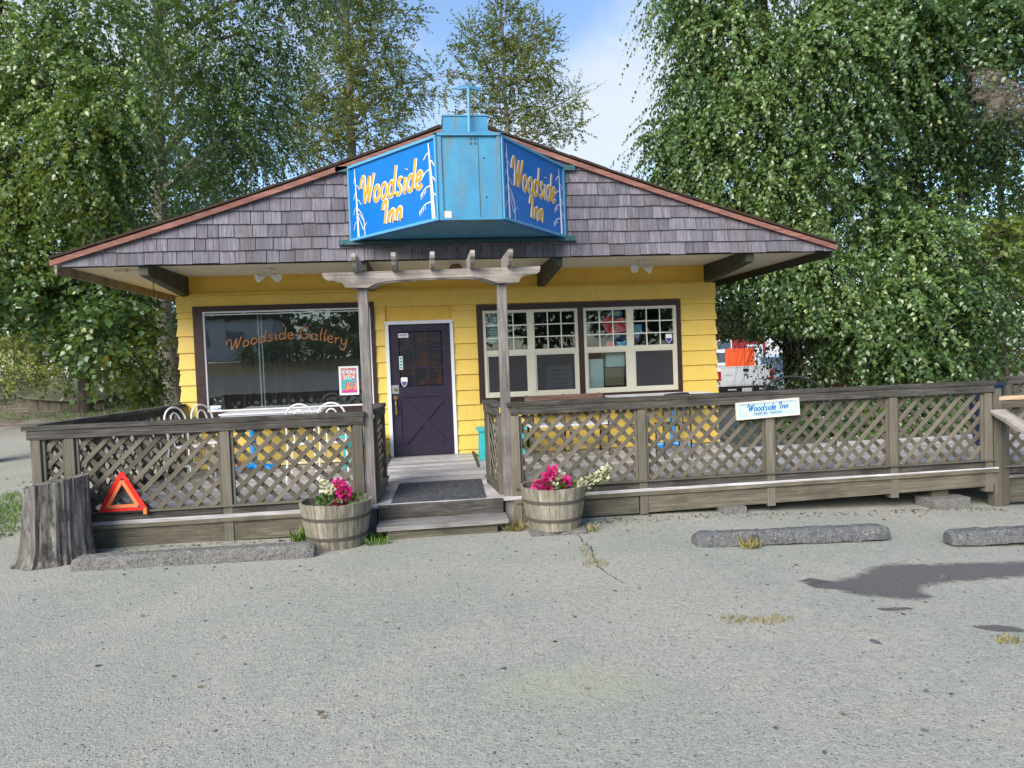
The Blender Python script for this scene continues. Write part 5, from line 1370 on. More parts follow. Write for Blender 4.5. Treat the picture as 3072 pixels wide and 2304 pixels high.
R2 = [(8.76,2.5,7.73,1,1,1.09,240), (9.2,2.8,6.11,1.03,1,1.13,230), (10.24,2.5,8.02,1.11,1,1.01,240), (10.82,3.2,7.01,1.07,1,1.27,220), (11.64,2.5,8.05,1.12,1,0.93,230), (12.77,2.5,7.88,0.94,1,1.13,210), (12.74,4,6.7,1.25,1,1.15,180), (14.11,4,5.98,0.95,1,1.26,160), (9.93,3.2,4.51,1.07,0.9,0.97,210), (10.48,2.4,3.78,0.83,0.8,1.02,220), (9.91,2.2,2.58,1,0.8,0.73,230), (11.01,2.2,2.64,0.83,0.8,0.74,190), (12.52,3,3.46,0.79,0.8,1.08,170), (9.15,2.4,1.98,0.74,0.7,0.55,150), (9.99,2.2,1.48,0.73,0.6,0.37,120), (8.9,2.8,1.76,0.43,0.5,0.28,45), (11.2,2.6,1.44,0.57,0.6,0.48,90), (13.96,3.5,3.5,0.62,0.8,1.54,110), (10.11,3,9.46,2.09,1.2,0.76,260), (12.71,3,9.44,1.55,1.2,0.78,180), (9.21,4,2.34,0.72,0.7,0.72,90), (12.2,4.5,5.6,1.39,1,0.96,180)]
R3 = [(12.11,2,3.46,0.35,0.5,0.55,60), (12.1,1.9,2.58,0.32,0.4,0.36,45), (12.14,2.2,3.9,0.28,0.4,0.32,35)]
R4 = [(12.78,3.6,1.49,0.57,0.6,0.46,90), (13.39,3.4,1.36,0.46,0.5,0.51,80), (12.05,3.4,1.11,0.4,0.5,0.25,40), (14.39,4.6,4.52,0.66,0.6,0.66,60), (13.65,4.2,2.11,0.64,0.6,0.43,50)]
shrubR = [(7.94,3.6,0.82,0.3,0.4,0.14,26), (8.8,3,0.94,0.48,0.5,0.17,60), (9.65,3.2,0.93,0.49,0.5,0.15,40), (7.18,1.2,0.46,1,0.6,0.33,170), (8.12,1,0.22,0.99,0.6,0.33,150), (9.25,1.2,0.4,0.93,0.6,0.42,150), (10.52,1.4,0.5,0.78,0.6,0.44,120)]
tree('birch_tree', 'tall pale-barked birch behind the left roof slope', [(-5.72,8,.2),(-5.95,8,3.6),(-5.9,8.1,8),(-5.6,8,12.5)], .27, .10, L1, m_leafA, m_birch, tight=.78, size=.09, per=22, tl=(.6,1.3), droop=.75, bright=.42)
tree('birch_tree', 'near birch with hanging yellow-green boughs filling the upper left corner', [(-8.3,4.2,.1),(-8.2,4.1,4),(-7.4,3.9,8),(-7,4,11)], .22, .08, L2, m_leafA, m_bark, size=.098, per=22, tl=(.6,1.2), droop=.85, bright=.55)
clit = thing('birch_bough', 'bough hanging in the left birch, sunlight put into its lime-green leaf colour', 'bough', (-5.1, 2.4, 5.4))
crown('leaves', [(-5.1,2.3,6.1,.5,.4,.5,70), (-5.35,2.3,5.3,.6,.4,.7,110), (-5.0,2.3,4.9,.45,.4,.5,60)], m_leafY, clit, size=.10, per=13, droop=.9, bright=.5, twigmat=m_bark)  # sunlight on this bough is painted as paler leaf colour
lowb = thing('birch_bough', 'broad-leaved bough hanging low under the left eave', 'bough', (-8.25, 4.2, 2.2))
b = MB()
for q in ([(-8.2,4.2,2.4),(-7.2,3.6,3.1),(-6.0,3.2,3.3),(-4.9,3.3,3.2)], [(-8.2,4.2,2.0),(-7.3,3.5,2.4),(-6.2,3,2.5),(-5.2,2.9,2.4)], [(-7.2,3.6,2.7),(-6.6,3.3,2.2),(-6.0,3.2,1.9)]):
    b.tube(catmull(q, 4), .022, 6)
b.part('branch', m_bark, lowb, True)
crown('leaves', L3, m_leafB, lowb, size=.14, per=10, tl=(.5,.9), droop=.45, bright=.45, wid=.42, twigmat=m_bark)
tree('maple_tree', 'dark tree with a bare lower trunk beyond the gravel drive', [(-10.2,13,.5),(-10.1,13,3),(-9.8,13,7),(-9.5,13,11)], .22, .08, L4, m_leafD, m_bark, size=.17, per=17, tl=(.7,1.3), droop=.5, bright=.4)
tree('leafy_shrub', 'bright green shrub against the left corner of the house', [(-5.1,4.8,.1),(-5.15,4.8,.5),(-5.2,4.8,.9)], .03, .015, shrubL, m_leafS, m_bark, cat='shrub', size=.075, per=10, tl=(.25,.5), droop=.3, bright=.5)
con = thing('conifer_bough', 'yellow-green cedar sprays reaching in from the left edge', 'bough', (-7.6, 2.3, 1.9))
b = MB(); b.tube(catmull([(-7.8,2.4,2.5),(-6.9,2.3,2.25),(-6.3,2.2,2.1),(-5.9,2.2,1.95)], 4), [.02]*5+[.014]*7+[.008], 6); b.tube(catmull([(-7.8,2.3,2.0),(-6.9,2.1,1.75),(-6.1,2.0,1.7)], 4), .01, 6); b.part('branch', m_bark, con)
crown('needles', conifer, m_needle, con, size=.06, per=18, tl=(.2,.4), droop=.3, bright=.6, wid=.18, twigmat=m_bark)
tree('poplar_tree', 'broad yellowing poplar behind the roof left of the sign', [(-2.15,18,0),(-2.0,18,8),(-2.0,18,12),(-2.0,18,17)], .26, .09, P1, m_leafP, m_poplar, density=1.35, size=.095, per=22, tl=(.6,1.1), droop=.2, bright=.5, wid=.4)
tree('poplar_tree', 'fan-shaped poplar with thin crown behind the sign mast', [(4.3,18,0),(4.35,18,7),(4.2,18,10.5),(4.1,18,16.5)], .17, .04, P2, m_leafP, m_poplar, density=1.6, tight=.9, size=.095, per=20, tl=(.5,1.0), droop=-.1, bright=.5, wid=.4)
tree('poplar_tree', 'slim leaning poplar stem between birch and roof', [(-2.9,17,0),(-3.1,17,6),(-3.6,17,9.2),(-4.1,17,11)], .10, .04, [(-3.7,17,10,.5,.6,.6,22), (-4.0,17,10.8,.5,.6,.5,22), (-3.2,17,9.0,.4,.5,.4,12)], m_leafP, m_poplar, size=.10, per=11, tl=(.4,.8), droop=.2, bright=.5)
tree('cottonwood_tree', 'tall cottonwood draped with leaves right of the roof', [(8.75,4.2,-.2),(8.65,4.2,2),(8.3,4.1,5),(8.0,4,10)], .26, .1, R1, m_leafB, m_bark, tight=.70, shell=.3, cut=lambda q: (q[:,2] < 1.95) & (q[:,0] < 8.45), size=.098, per=26, tl=(.6,1.3), droop=.95, bright=.5)
tree('cottonwood_tree', 'dense cottonwood filling the upper right corner', [(12.2,4.6,-.2),(12.1,4.5,3),(11.6,4.2,7),(11.2,4,11)], .26, .1, R2, m_leafB, m_bark, tight=.68, shell=.3, size=.105, per=26, tl=(.6,1.3), droop=.85, bright=.38)
tree('vine_maple', 'sprig with backlight put into its lime-green leaf colour at the right edge under the web nest', [(12.1,2.0,.0),(11.8,2,2.2),(11.4,2,3.4),(11.3,2.1,4.0)], .04, .015, R3, m_leafY, m_bark, size=.12, per=9, tl=(.3,.7), droop=.7, bright=.6)  # backlit look put into the leaf colour
tree('vine_maple', 'maple bush with light put into its yellow-green leaf colour behind the blue bin at the right edge', [(12.6,3.7,-.1),(12.6,3.7,.8),(12.5,3.8,1.6)], .05, .02, R4, m_leafY, m_bark, cat='shrub', size=.09, per=11, tl=(.3,.7), droop=.3, bright=.5)  # yellow light on the bush is painted into its leaves
tree('leafy_shrub', 'dark bushy undergrowth shrub along the back edge of the deck', [(7.5,1.3,-.2),(7.5,1.3,.3),(7.5,1.3,.7)], .03, .015, shrubR, m_leafB, m_bark, cat='shrub', size=.085, per=11, tl=(.25,.55), droop=.3, bright=.4)
# far trees that close the view behind
def far_tree(label, x, y, h, r, n, mat=None, base=0, sz=.22):
    bl = []
    rr = random.Random(int(x*31+y*7))
    for i in range(9):
        f = (i+.5)/9; a = rr.uniform(0, 6.28); q = r*(1.05-.75*abs(f-.35))
        bl.append((x + math.cos(a)*q*.45, y + math.sin(a)*q*.45, base + h*(.12+.85*f), q*.8, q*.8, h*.11, n))
    tree('forest_tree', label, [(x,y,base-.2),(x+.1,y,base+h*.4),(x,y,base+h*.9)], .22, .06, bl, mat or m_leafD, m_bark, group='trees of the wood behind', size=sz, per=9, tl=(.7,1.4), droop=.4, bright=.4, limbs=False)
far_tree('dark forest tree far back behind the birch trunk', -9, 24, 15, 3.4, 55, base=1)
far_tree('dark forest tree far back at the left edge behind the drive', -15, 20, 15, 3.6, 60, base=1)
far_tree('dark forest tree outermost at the left edge beyond the derelict bin', -19.5, 24, 17, 4, 60, base=1)
far_tree('dark forest tree low between maple and house corner', -7.4, 15, 7.5, 2.3, 50, base=.6, sz=.16)
far_tree('dark forest tree behind the red shed right of the house', 17, 31, 9, 3.4, 55)
far_tree('dark forest tree right of the red shed', 23, 28, 12, 3.8, 55)
far_tree('dark forest tree behind the dense cottonwood', 17.5, 10, 10.5, 3.2, 60, sz=.16)
far_tree('dark forest tree beyond the right picture edge of the cottonwoods', 21.5, 13, 12, 3.6, 55)
far_tree('dark forest tree behind the first cottonwood stem', 12.5, 9.5, 10, 2.5, 55, sz=.15)

far_tree('low dark thicket behind the derelict bin', -12.5, 19, 4.5, 2.6, 60, base=.6, sz=.15)
far_tree('low dark thicket left of the maple trunk', -9.2, 18, 4.0, 2.2, 60, base=.6, sz=.15)
far_tree('low dark thicket at the left edge behind the cedar sprays', -16.5, 18, 5, 2.6, 60, base=.6, sz=.15)
# caterpillar web nest, a torn grey veil round a bough
ns = thing('web_nest', 'torn grey-brown caterpillar web draped over a bare bough high at the right', 'web', (11.6, 1.7, 6.4))
w = NT('web_veil'); w.t.nodes.remove(w.p)
tr = w.n('ShaderNodeBsdfTransparent'); df = w.n('ShaderNodeBsdfDiffuse'); tl = w.n('ShaderNodeBsdfTranslucent')
nz = w.noise(w.mapv(w.pos(), (3,3,9)), 2.2, 8, .7)
w.l(w.mix(nz, L(.2,.15,.12), L(.42,.36,.32)), df.inputs[0]); tl.inputs[0].default_value = (.3,.24,.19,1)
m1 = w.n('ShaderNodeMixShader'); m1.inputs[0].default_value = .35; w.l(df.outputs[0], m1.inputs[1]); w.l(tl.outputs[0], m1.inputs[2])
m2 = w.n('ShaderNodeMixShader'); w.l(w.rng(nz, .42, .66, .0, .72), m2.inputs[0]); w.l(tr.outputs[0], m2.inputs[1]); w.l(m1.outputs[0], m2.inputs[2]); w.l(m2.outputs[0], w.out.inputs[0])
m_web = w.mat
rr = random.Random(5)
b = MB()
for (cx, cz, rx, rz, tw) in ((11.35,6.62,.34,.30,.3), (11.75,6.42,.42,.26,-.2), (12.3,6.35,.45,.34,.5), (11.5,6.25,.2,.3,.1)):
    nu, nv = 16, 10; vs = []
    for i in range(nu+1):
        for j in range(nv+1):
            u_, v_ = i/nu*2-1, j/nv*2-1
            k = 1 + .5*mn.noise(V((u_*2+cx, v_*2+cz, 3)))
            vs.append((cx + rx*u_*k + tw*.15*v_, 1.72 - .22*(1-u_*u_)*(1-.5*v_*v_) + .09*mn.noise(V((u_*3, v_*3, cx))), cz + rz*v_*k - .1*u_*u_ + .07*mn.noise(V((u_*4, v_*1.2, cx+5)))))
    b.add(vs, [(i*(nv+1)+j, (i+1)*(nv+1)+j, (i+1)*(nv+1)+j+1, i*(nv+1)+j+1) for i in range(nu) for j in range(nv)])
b.part('veil', m_web, ns, True)
b = MB(); b.tube(catmull([(10.9,1.75,6.98),(11.4,1.75,6.92),(11.9,1.8,6.62),(13.2,1.9,6.5)], 4), .022, 6)
for k in range(60):
    x = 11.1 + rr.random()*1.9; z = 6.95 - .25*(x-11.1)
    e = (x+rr.uniform(-.3,.3), 1.5+rr.random()*.4, z-rr.uniform(.15,.75)); b.tube(catmull([(x, 1.75, z), ((x+e[0])/2+rr.uniform(-.08,.08), 1.65, (z+e[2])/2), e], 3), .0055, 4)
b.part('bare_bough', m_bark, ns)['kind'] = 'stuff'
crown('dead_leaves', [(11.7,1.7,6.45,.6,.15,.35,26), (12.4,1.7,6.2,.5,.15,.4,20)], leaf_mat('dead_leaf', L(.07,.05,.03), L(.12,.085,.05), L(.18,.13,.08), L(.1,.1,.04), .3), ns, size=.07, per=6, droop=.8)

# grass, weeds and pebbles
def blades(name, spots, mat, label, kind='stuff', h=.12, w_=.05):
    Ps, As, Ss = [], [], []
    for (x, y, rx, ry, n) in spots:
        a = RN.rand(n)*6.283; q = np.sqrt(RN.rand(n))
        X = x+rx*q*np.cos(a); Yy = y+ry*q*np.sin(a)
        Ps.append(np.stack([X, Yy, [ground_h(u, v)-.005 for u, v in zip(X, Yy)]], 1))
        As.append(np.stack([RN.normal(size=n)*.5, RN.normal(size=n)*.5, np.ones(n)], 1)); Ss.append(h*(.5+.9*RN.rand(n)))
    P_ = np.concatenate(Ps); n = len(P_)
    N = RN.normal(size=(n, 3)); N[:, 2] *= .3
    lv = np.stack([np.clip(RN.normal(.5, .25, n), 0, 1), RN.rand(n), RN.rand(n)], 1)
    o = leaf_mesh(name, P_, np.concatenate(As), N, np.concatenate(Ss), mat, lv, w_)
    tag(o, kind=kind)
    if label: tag(o, label, 'grass' if 'grass' in name else 'weeds')
    return o
blades('grass', [(-4.9,-1.6,.55,1.0,1700), (-5.4,-.1,.7,.7,900), (-4.4,-2.5,.35,.5,500)], m_grass, None, h=.07, w_=.05)
blades('grass', [(-12,12.5,4,1.2,700), (-8,12,3,1.5,500), (-6.4,9.5,1.2,1.6,500), (-15,16,4,2,500)], m_grass, None, h=.12, w_=.04)
blades('dry_grass', [(2.46,-6.50,.12,.07,75), (2.70,-6.56,.16,.08,110), (2.56,-6.53,.2,.05,40)], m_dry, 'dry grass tuft in the asphalt at the middle right', kind=None, h=.035)
blades('dry_grass', [(1.88,-4.72,.06,.22,70), (1.86,-5.15,.11,.1,90), (1.83,-5.0,.07,.14,40)], m_dry, 'dry weeds along the ground crack below the right barrel', kind=None, h=.035)
blades('dry_grass', [(3.36,-4.83,.07,.03,46)], m_dry, 'straw-like tuft in front of the dark wheel stop', kind=None, h=.13, w_=.012)
blades('dry_grass', [(3.86,-7.12,.08,.05,80)], m_dry, 'pale grass tuft beside the small damp spot at the right', kind=None, h=.04)
blades('weeds', [(-.02,-3.72,.12,.1,90), (.0,-3.95,.12,.05,40)], m_grass, 'small green weeds between the left barrel and the step', kind=None, h=.08, w_=.09)
blades('weeds', [(-.78,-3.62,.1,.06,26)], m_grass, 'broad-bladed weed left of the left barrel', kind=None, h=.16, w_=.07)
blades('weeds', [(1.36,-3.72,.12,.1,120), (2.1,-4.0,.05,.08,30)], m_dry, 'dry weeds at the foot of the right post', kind=None, h=.09, w_=.06)
# loose stones
def stones():
    ico = []
    bm = bmesh.new(); bmesh.ops.create_icosphere(bm, subdivisions=1, radius=1)
    base = [v.co.copy() for v in bm.verts]; faces = [[v.index for v in f.verts] for f in bm.faces]; bm.free()
    m_st = NT('loose_stone'); oi = m_st.n('ShaderNodeAttribute'); oi.attribute_name = 'lv'
    sc_ = m_st.n('ShaderNodeSeparateColor'); m_st.l(oi.outputs['Color'], sc_.inputs[0])
    m_st.col(m_st.ramp(sc_.outputs[0], [(0, L(.06,.07,.085)), (.55, L(.14,.14,.145)), (.85, L(.28,.27,.255)), (1, L(.5,.48,.45))])); m_st.rough(.8, .3); m_st = m_st.mat
    vs, fs, cs = [], [], []
    def add(x, y, s, c):
        b = len(vs); rz = random.uniform(0, 6.28); sx, sy, sz = s*random.uniform(.8,1.5), s*random.uniform(.7,1.1), s*random.uniform(.4,.7)
        ca, sa = math.cos(rz), math.sin(rz)
        z = ground_h(x, y) + sz*.45
        for v in base:
            k = 1+random.uniform(-.13,.13); a, b2 = v.x*sx*k, v.y*sy*k
            vs.append((x + a*ca - b2*sa, y + a*sa + b2*ca, z + v.z*sz*k)); cs.append(c)
        fs.extend([[i+b for i in f] for f in faces])
    for i in range(5200):
        y = -10.4 + 7.2*random.random()**1.5; x = random.uniform(-6, 7.5)
        if y > -3.3 and -3.5 < x: continue
        add(x, y, random.choice((.0035,.0045,.006,.008)) , random.random()*.9)
    for i in range(70):
        y = -10 + 6.0*random.random(); x = random.uniform(-5, 6.5); add(x, y, random.uniform(.009,.014), random.random()*.7)
    for (x, y, s, c) in ((-3.02,-7.75,.028,.25), (-2.75,-8.0,.03,.95), (-2.25,-7.75,.03,.2), (4.4,-5.9,.035,.1), (3.1,-7.0,.025,.2), (-3.05,-8.05,.03,.3), (.95,-8.3,.022,.3), (-2.05,-8.85,.02,.9)): add(x, y, s, c)
    for i in range(260): add(random.uniform(-9,-3.7), random.uniform(-3.4, 3), random.uniform(.008,.03), random.random())
    me = bpy.data.meshes.new('gravel'); me.from_pydata(vs, [], fs); me.materials.append(m_st)
    at = me.attributes.new('lv', 'FLOAT_COLOR', 'POINT'); at.data.foreach_set('color', np.array([(c, c, c, 1) for c in cs], dtype=np.float32).ravel())
    o = bpy.data.objects.new('gravel', me); link(o, None, M()); tag(o, kind='stuff')
stones()
b = MB(); q = [(1.93,-4.05),(1.92,-4.35),(1.95,-4.6),(1.90,-4.9),(1.87,-5.2),(1.90,-5.5),(1.95,-5.7)]
pts = []
for k in range(len(q)-1):
    for j in range(5):
        f = j/5; pts.append((q[k][0]+(q[k+1][0]-q[k][0])*f+random.uniform(-.014,.014), q[k][1]+(q[k+1][1]-q[k][1])*f))
vs = []
for (x, y) in pts:
    w_ = random.uniform(.002,.006); z = ground_h(x, y)+.004; vs += [(x-w_, y, z), (x+w_, y, z)]
b.add(vs, [(2*k, 2*k+1, 2*k+3, 2*k+2) for k in range(len(pts)-1)]); tag(b.part('ground_crack', m_soil), 'thin crack running forward in the asphalt from the right barrel', 'crack')
def litter():
    n = 700; X = RN.uniform(-3.2, 7, n); Yy = -3.5 - np.abs(RN.normal(size=n))*.12
    m2 = RN.rand(n) < .25; X[m2] = RN.uniform(-6, 7, m2.sum()); Yy[m2] = RN.uniform(-8, -3.6, m2.sum())
    k = ~((X > -.1) & (X < 1.35) & (Yy > -3.9)); X, Yy = X[k], Yy[k]; n = len(X)
    P_ = np.stack([X, Yy, [ground_h(a, c)+.004 for a, c in zip(X, Yy)]], 1)
    A = RN.normal(size=(n, 3)); A[:, 2] *= .12; N = np.tile([0, 0, 1.0], (n, 1)) + RN.normal(size=(n, 3))*.2
    lv = np.stack([RN.rand(n), RN.rand(n), RN.rand(n)], 1)
    tag(leaf_mesh('leaf_litter', P_, A, N, .018+.028*RN.rand(n), leaf_mat('litter', L(.06,.045,.03), L(.12,.09,.055), L(.22,.18,.11), L(.15,.16,.05), .1), lv, .36), kind='stuff')
litter()
# damp stains on the ground, thin sheets with their own outline
def wet(name, label, outline, z=.004, feather=.07):
    w = NT('damp_asphalt'); p = w.pos()
    f = w.noise(p, 130, 3, .7)
    c = w.mix(w.rng(f, .35, .6, 0, 1), L(.085,.078,.078), L(.155,.145,.145)); c = w.mix(w.rng(f, .62, .74, 0, .7), c, L(.4,.38,.36))
    w.col(c); w.rough(.75, .3); w.bump(f, .5, .01)
    at = w.n('ShaderNodeAttribute'); at.attribute_name = 'edge'
    tr = w.n('ShaderNodeBsdfTransparent'); ms = w.n('ShaderNodeMixShader')
    e = w.math('ADD', at.outputs['Fac'], w.math('MULTIPLY', w.math('SUBTRACT', w.noise(p, 11, 7, .75), .5), 1.3))
    w.l(w.rng(e, .2, .85, 0, .82, True), ms.inputs[0]); w.l(tr.outputs[0], ms.inputs[1]); w.l(w.p.outputs[0], ms.inputs[2]); w.l(ms.outputs[0], w.out.inputs[0])
    pts = catmull([V((*q, 0)) for q in outline + outline[:3]], 6)[6:-11]
    n = len(pts); cen = sum(pts, V())/n
    bm = bmesh.new()
    outer = [bm.verts.new((q.x, q.y, 0)) for q in pts]
    nrm = []
    for i in range(n):
        d = pts[(i+1) % n]-pts[i-1]; d.normalize(); nrm.append(V((-d.y, d.x, 0)))
    area = sum(pts[i].x*pts[(i+1)%n].y - pts[(i+1)%n].x*pts[i].y for i in range(n))
    sgn = 1 if area > 0 else -1
    inner = [bm.verts.new((pts[i].x + nrm[i].x*sgn*feather, pts[i].y + nrm[i].y*sgn*feather, 0)) for i in range(n)]
    for i in range(n): bm.faces.new((outer[i], outer[(i+1)%n], inner[(i+1)%n], inner[i]))
    fc = bm.faces.new(inner); bmesh.ops.triangulate(bm, faces=[fc])
    me = bpy.data.meshes.new(name); bm.to_mesh(me); bm.free()
    at = me.attributes.new('edge', 'FLOAT', 'POINT'); at.data.foreach_set('value', [0.0]*n + [1.0]*(len(me.vertices)-n))
    for v in me.vertices: v.co.z = ground_h(v.co.x, v.co.y) + z
    me.materials.append(w.mat); o = bpy.data.objects.new(name, me); link(o, None, M()); tag(o, label, 'stain')
wet('damp_patch', 'large dark damp patch on the asphalt at the right', [(3.24,-5.80),(3.6,-5.72),(3.85,-5.60),(4.19,-5.42),(4.7,-5.50),(5.4,-5.53),(6.3,-5.45),(6.4,-5.95),(5.5,-6.0),(4.94,-6.08),(4.45,-6.1),(4.14,-6.16),(4.06,-6.36),(3.82,-6.42),(3.58,-6.31),(3.42,-6.2),(3.36,-5.98)], feather=.2)
wet('damp_spot', 'small dark damp spot near the right edge of the lot', [(3.83,-6.85),(4.0,-6.83),(4.12,-6.92),(4.1,-7.02),(3.95,-7.0),(3.84,-6.93)], feather=.055)
wet('damp_spot', 'faint damp spot just below the large damp patch', [(3.45,-6.46),(3.6,-6.44),(3.72,-6.5),(3.62,-6.56),(3.48,-6.54)], feather=.055)
wet('damp_spot', 'small damp spot at the right picture edge lower down', [(3.55,-7.72),(3.7,-7.68),(3.85,-7.74),(3.8,-7.82),(3.62,-7.82)], feather=.055)

# ------------------------------------------------------------------ vehicles and buildings behind
m_car = plain('white_car_paint', L(.8,.82,.86), .3, 0, .6); m_carred = plain('red_car_paint', L(.35,.015,.02), .3, 0, .6)
m_cglass = plain('car_glass', L(.08,.11,.15), .06, 0, .8); m_tyre = plain('tyre', L(.015,.015,.015), .85); m_lampr = plain('tail_lamp', L(.5,.01,.02), .25)
def wheel(t, x, y, z, r=.37, w_=.24):
    b = MB(); b.tube([(x-w_/2,y,z),(x-w_/2+.04,y,z),(x+w_/2-.04,y,z),(x+w_/2,y,z)], [r*.92,r,r,r*.92], 20); o = b.part('wheel', m_tyre, t, True)
    b = MB(); b.tube([(x-w_/2-.01,y,z),(x+w_/2+.01,y,z)], r*.55, 14); b.part('rim', m_steel, o, True)
gz = -.16
tk = thing('pickup_truck', 'white pickup truck parked tailgate first beyond the right house corner', 'pickup truck', (11.2, 14.8, gz))
x0, x1, yb = 10.2, 12.2, 12.0
b = MB()
b.add([(x0,yb+.1,gz+.55),(x1,yb+.1,gz+.55),(x1,yb+.1,gz+1.35),(x0,yb+.1,gz+1.35),(x0,yb+2.3,gz+.55),(x1,yb+2.3,gz+.55),(x1,yb+2.3,gz+1.35),(x0,yb+2.3,gz+1.35)], [(0,3,7,4),(1,5,6,2),(0,4,5,1)])
for xx in (x0, x1-.08): b.box((xx, yb+.1, gz+.55), (xx+.08, yb+2.3, gz+1.36))
b.box((x0+.08, yb+.1, gz+.7), (x1-.08, yb+2.3, gz+.74)); b.box((x0, yb+4.0, gz+.5), (x1, yb+5.6, gz+1.2)); b.box((x0, yb+2.3, gz+.5), (x1, yb+4.0, gz+1.35))
b.part('body', m_car, tk)
b = MB(); pr = [(2.2,1.35),(2.5,1.92),(3.7,1.95),(4.3,1.35)]; b.prism([(p[0], p[1]) for p in pr], (x0+.1, yb, gz), (0,1,0), (0,0,1), (x1-x0-.2, 0, 0)); b.part('cab', m_car, tk)
b = MB(); b.box((x0+.25, yb+2.25, gz+1.42), (x1-.25, yb+2.27, gz+1.82)); b.part('rear_window', m_cglass, tk)
b = MB(); b.box((x0+.14, yb+.03, gz+.68), (x1-.14, yb+.095, gz+1.345)); b.box((x0+.3, yb+.018, gz+.72), (x1-.3, yb+.03, gz+.93)); b.box((x0+.14, yb+.02, gz+1.31), (x1-.14, yb+.03, gz+1.35))
tg = b.part('tailgate', m_car, tk)
b = MB(); b.box((x0+.92, yb+.005, gz+1.17), (x0+1.10, yb+.03, gz+1.26)); b.part('handle', m_black, tg)
b = MB(); b.lathe([(.01,0),(.085,0),(.085,.012),(.01,.015)], 20); b.v = [(x0+1.01+p[0], yb+.03-p[2], gz+1.06+p[1]*.45) for p in b.v]; b.part('badge', m_steel, tg)
b = MB(); b.box((x0+.3, yb+.02, gz+1.06), (x0+.5, yb+.03, gz+1.075)); b.part('trim', m_steel, tg)
for xx in (x0, x1-.13): b = MB(); b.box((xx, yb+.02, gz+.88), (xx+.13, yb+.12, gz+1.2)); b.part('tail_lamp', m_lampr, tk)
b = MB(); b.box((x0+.02, yb-.12, gz+.45), (x1-.02, yb+.06, gz+.64)); b.part('bumper', m_black, tk)
b = MB(); b.box((x0+.8, yb-.13, gz+.47), (x0+1.14, yb-.12, gz+.62)); b.part('licence_plate', m_paper, tk)
for xx in (x0+.3, x1-.6): b = MB(); b.box((xx, yb-.128, gz+.55), (xx+.3, yb-.12, gz+.6)); b.part('reflector', m_cream, tk)
for xx in (x0+.15, x1-.15):
    for yy in (yb+1.1, yb+4.7): wheel(tk, xx, yy, gz+.37)
o = MB(); o.add([(10.72,12.5,gz+1.3),(11.75,12.5,gz+1.3),(11.95,12.9,gz+1.95),(10.9,12.9,gz+1.95),(10.72,12.55,gz+1.28),(11.75,12.55,gz+1.28),(11.95,12.95,gz+1.93),(10.9,12.95,gz+1.93)], [(0,1,2,3),(7,6,5,4),(0,4,5,1),(1,5,6,2),(2,6,7,3),(3,7,4,0)])
ob = thing('road_barrier', 'bright orange sheet with a white edge standing in the pickup bed', 'barrier', (11.2, 12.6, gz+1.3))
o.part('orange_sheet', plain('hi_vis_orange', L(.8,.10,.02), .5), ob)
o = MB(); o.add([(11.76,12.5,gz+1.3),(11.98,12.5,gz+1.3),(12.18,12.9,gz+1.95),(11.96,12.9,gz+1.95),(11.76,12.55,gz+1.28),(11.98,12.55,gz+1.28),(12.18,12.95,gz+1.93),(11.96,12.95,gz+1.93)], [(0,1,2,3),(7,6,5,4),(0,4,5,1),(1,5,6,2),(2,6,7,3),(3,7,4,0)]); o.part('white_edge', m_paper, ob)
for k in range(3):
    o = MB(); c = (10.42+.0*k, 12.6+.35*k, gz+.74); o.lathe([(.14,0),(.13,.03),(.1,.05),(.03,.72),(.02,.72)], 14, c); q = thing('traffic_cone', 'orange traffic cone stacked at the left of the pickup bed', 'cone', c, group='cones in the pickup bed'); o.part('cone_body', m_sorange, q, True)
def car(name, label, x, y, rz, col, L_=4.4, W_=1.8, H_=1.65):
    t = thing(name, label, 'car', (x, y, gz), rz)
    side = [(-L_/2,.35),(-L_/2+.05,.85),(-L_/2+.9,1.0),(-L_/2+1.5,H_),(L_/2-.7,H_),(L_/2-.1,1.0),(L_/2,.8),(L_/2-.05,.35)]
    b = MB(); b.prism([side[0],side[1],side[2],side[5],side[6],side[7]], (0,-W_/2,0), (1,0,0), (0,0,1), (0,W_,0)); b.part('body', col, t, local=True)
    b = MB(); b.prism([(side[2][0]+.05,1.0),side[3],side[4],(side[5][0]-.05,1.0)], (0,-W_/2+.1,0), (1,0,0), (0,0,1), (0,W_-.2,0)); b.part('cabin', col, t, local=True)
    b = MB(); b.add([(-L_/2+.93,-W_/2+.18,1.05),(-L_/2+.93,W_/2-.18,1.05),(-L_/2+1.42,W_/2-.25,H_-.08),(-L_/2+1.42,-W_/2+.25,H_-.08)], [(0,1,2,3)]); b.v = [(p[0]-.03, p[1], p[2]+.01) for p in b.v]; b.part('windscreen', m_cglass, t, local=True)
    for s in (-1, 1):
        b = MB(); b.box((-L_/2+1.5, s*(W_/2-.1)-.01, 1.08), (L_/2-.8, s*(W_/2-.1)+.01, H_-.12)); b.part('side_window', m_cglass, t, local=True)
        b = MB(); b.box((-L_/2-.0, s*.6-.18, .68), (-L_/2+.07, s*.6+.18, .82)); b.part('headlight', m_paper, t, local=True)
    b = MB(); b.box((-L_/2-.03,-.26,.45),(-L_/2,.26,.57)); b.part('licence_plate', m_paper, t, local=True)
    for xx in (-L_/2+.8, L_/2-.8):
        for s in (-1, 1):
            b = MB(); b.tube([(xx, s*(W_/2-.2), .33), (xx, s*(W_/2+.01), .33)], .33, 18); b.part('wheel', m_tyre, t, True, local=True)
    return t
car('red_car', 'red car with a pale windscreen half hidden by cottonwood leaves', 15.6, 13.5, rad(65), m_carred)
car('silver_car', 'pale blue car behind the cottonwood trunk', 13.6, 15.5, rad(80), plain('pale_car_paint', L(.45,.55,.68), .3))
t = thing('camper_trailer', 'white trailer glimpsed high among the cottonwood leaves', 'trailer', (19.5, 20, gz))
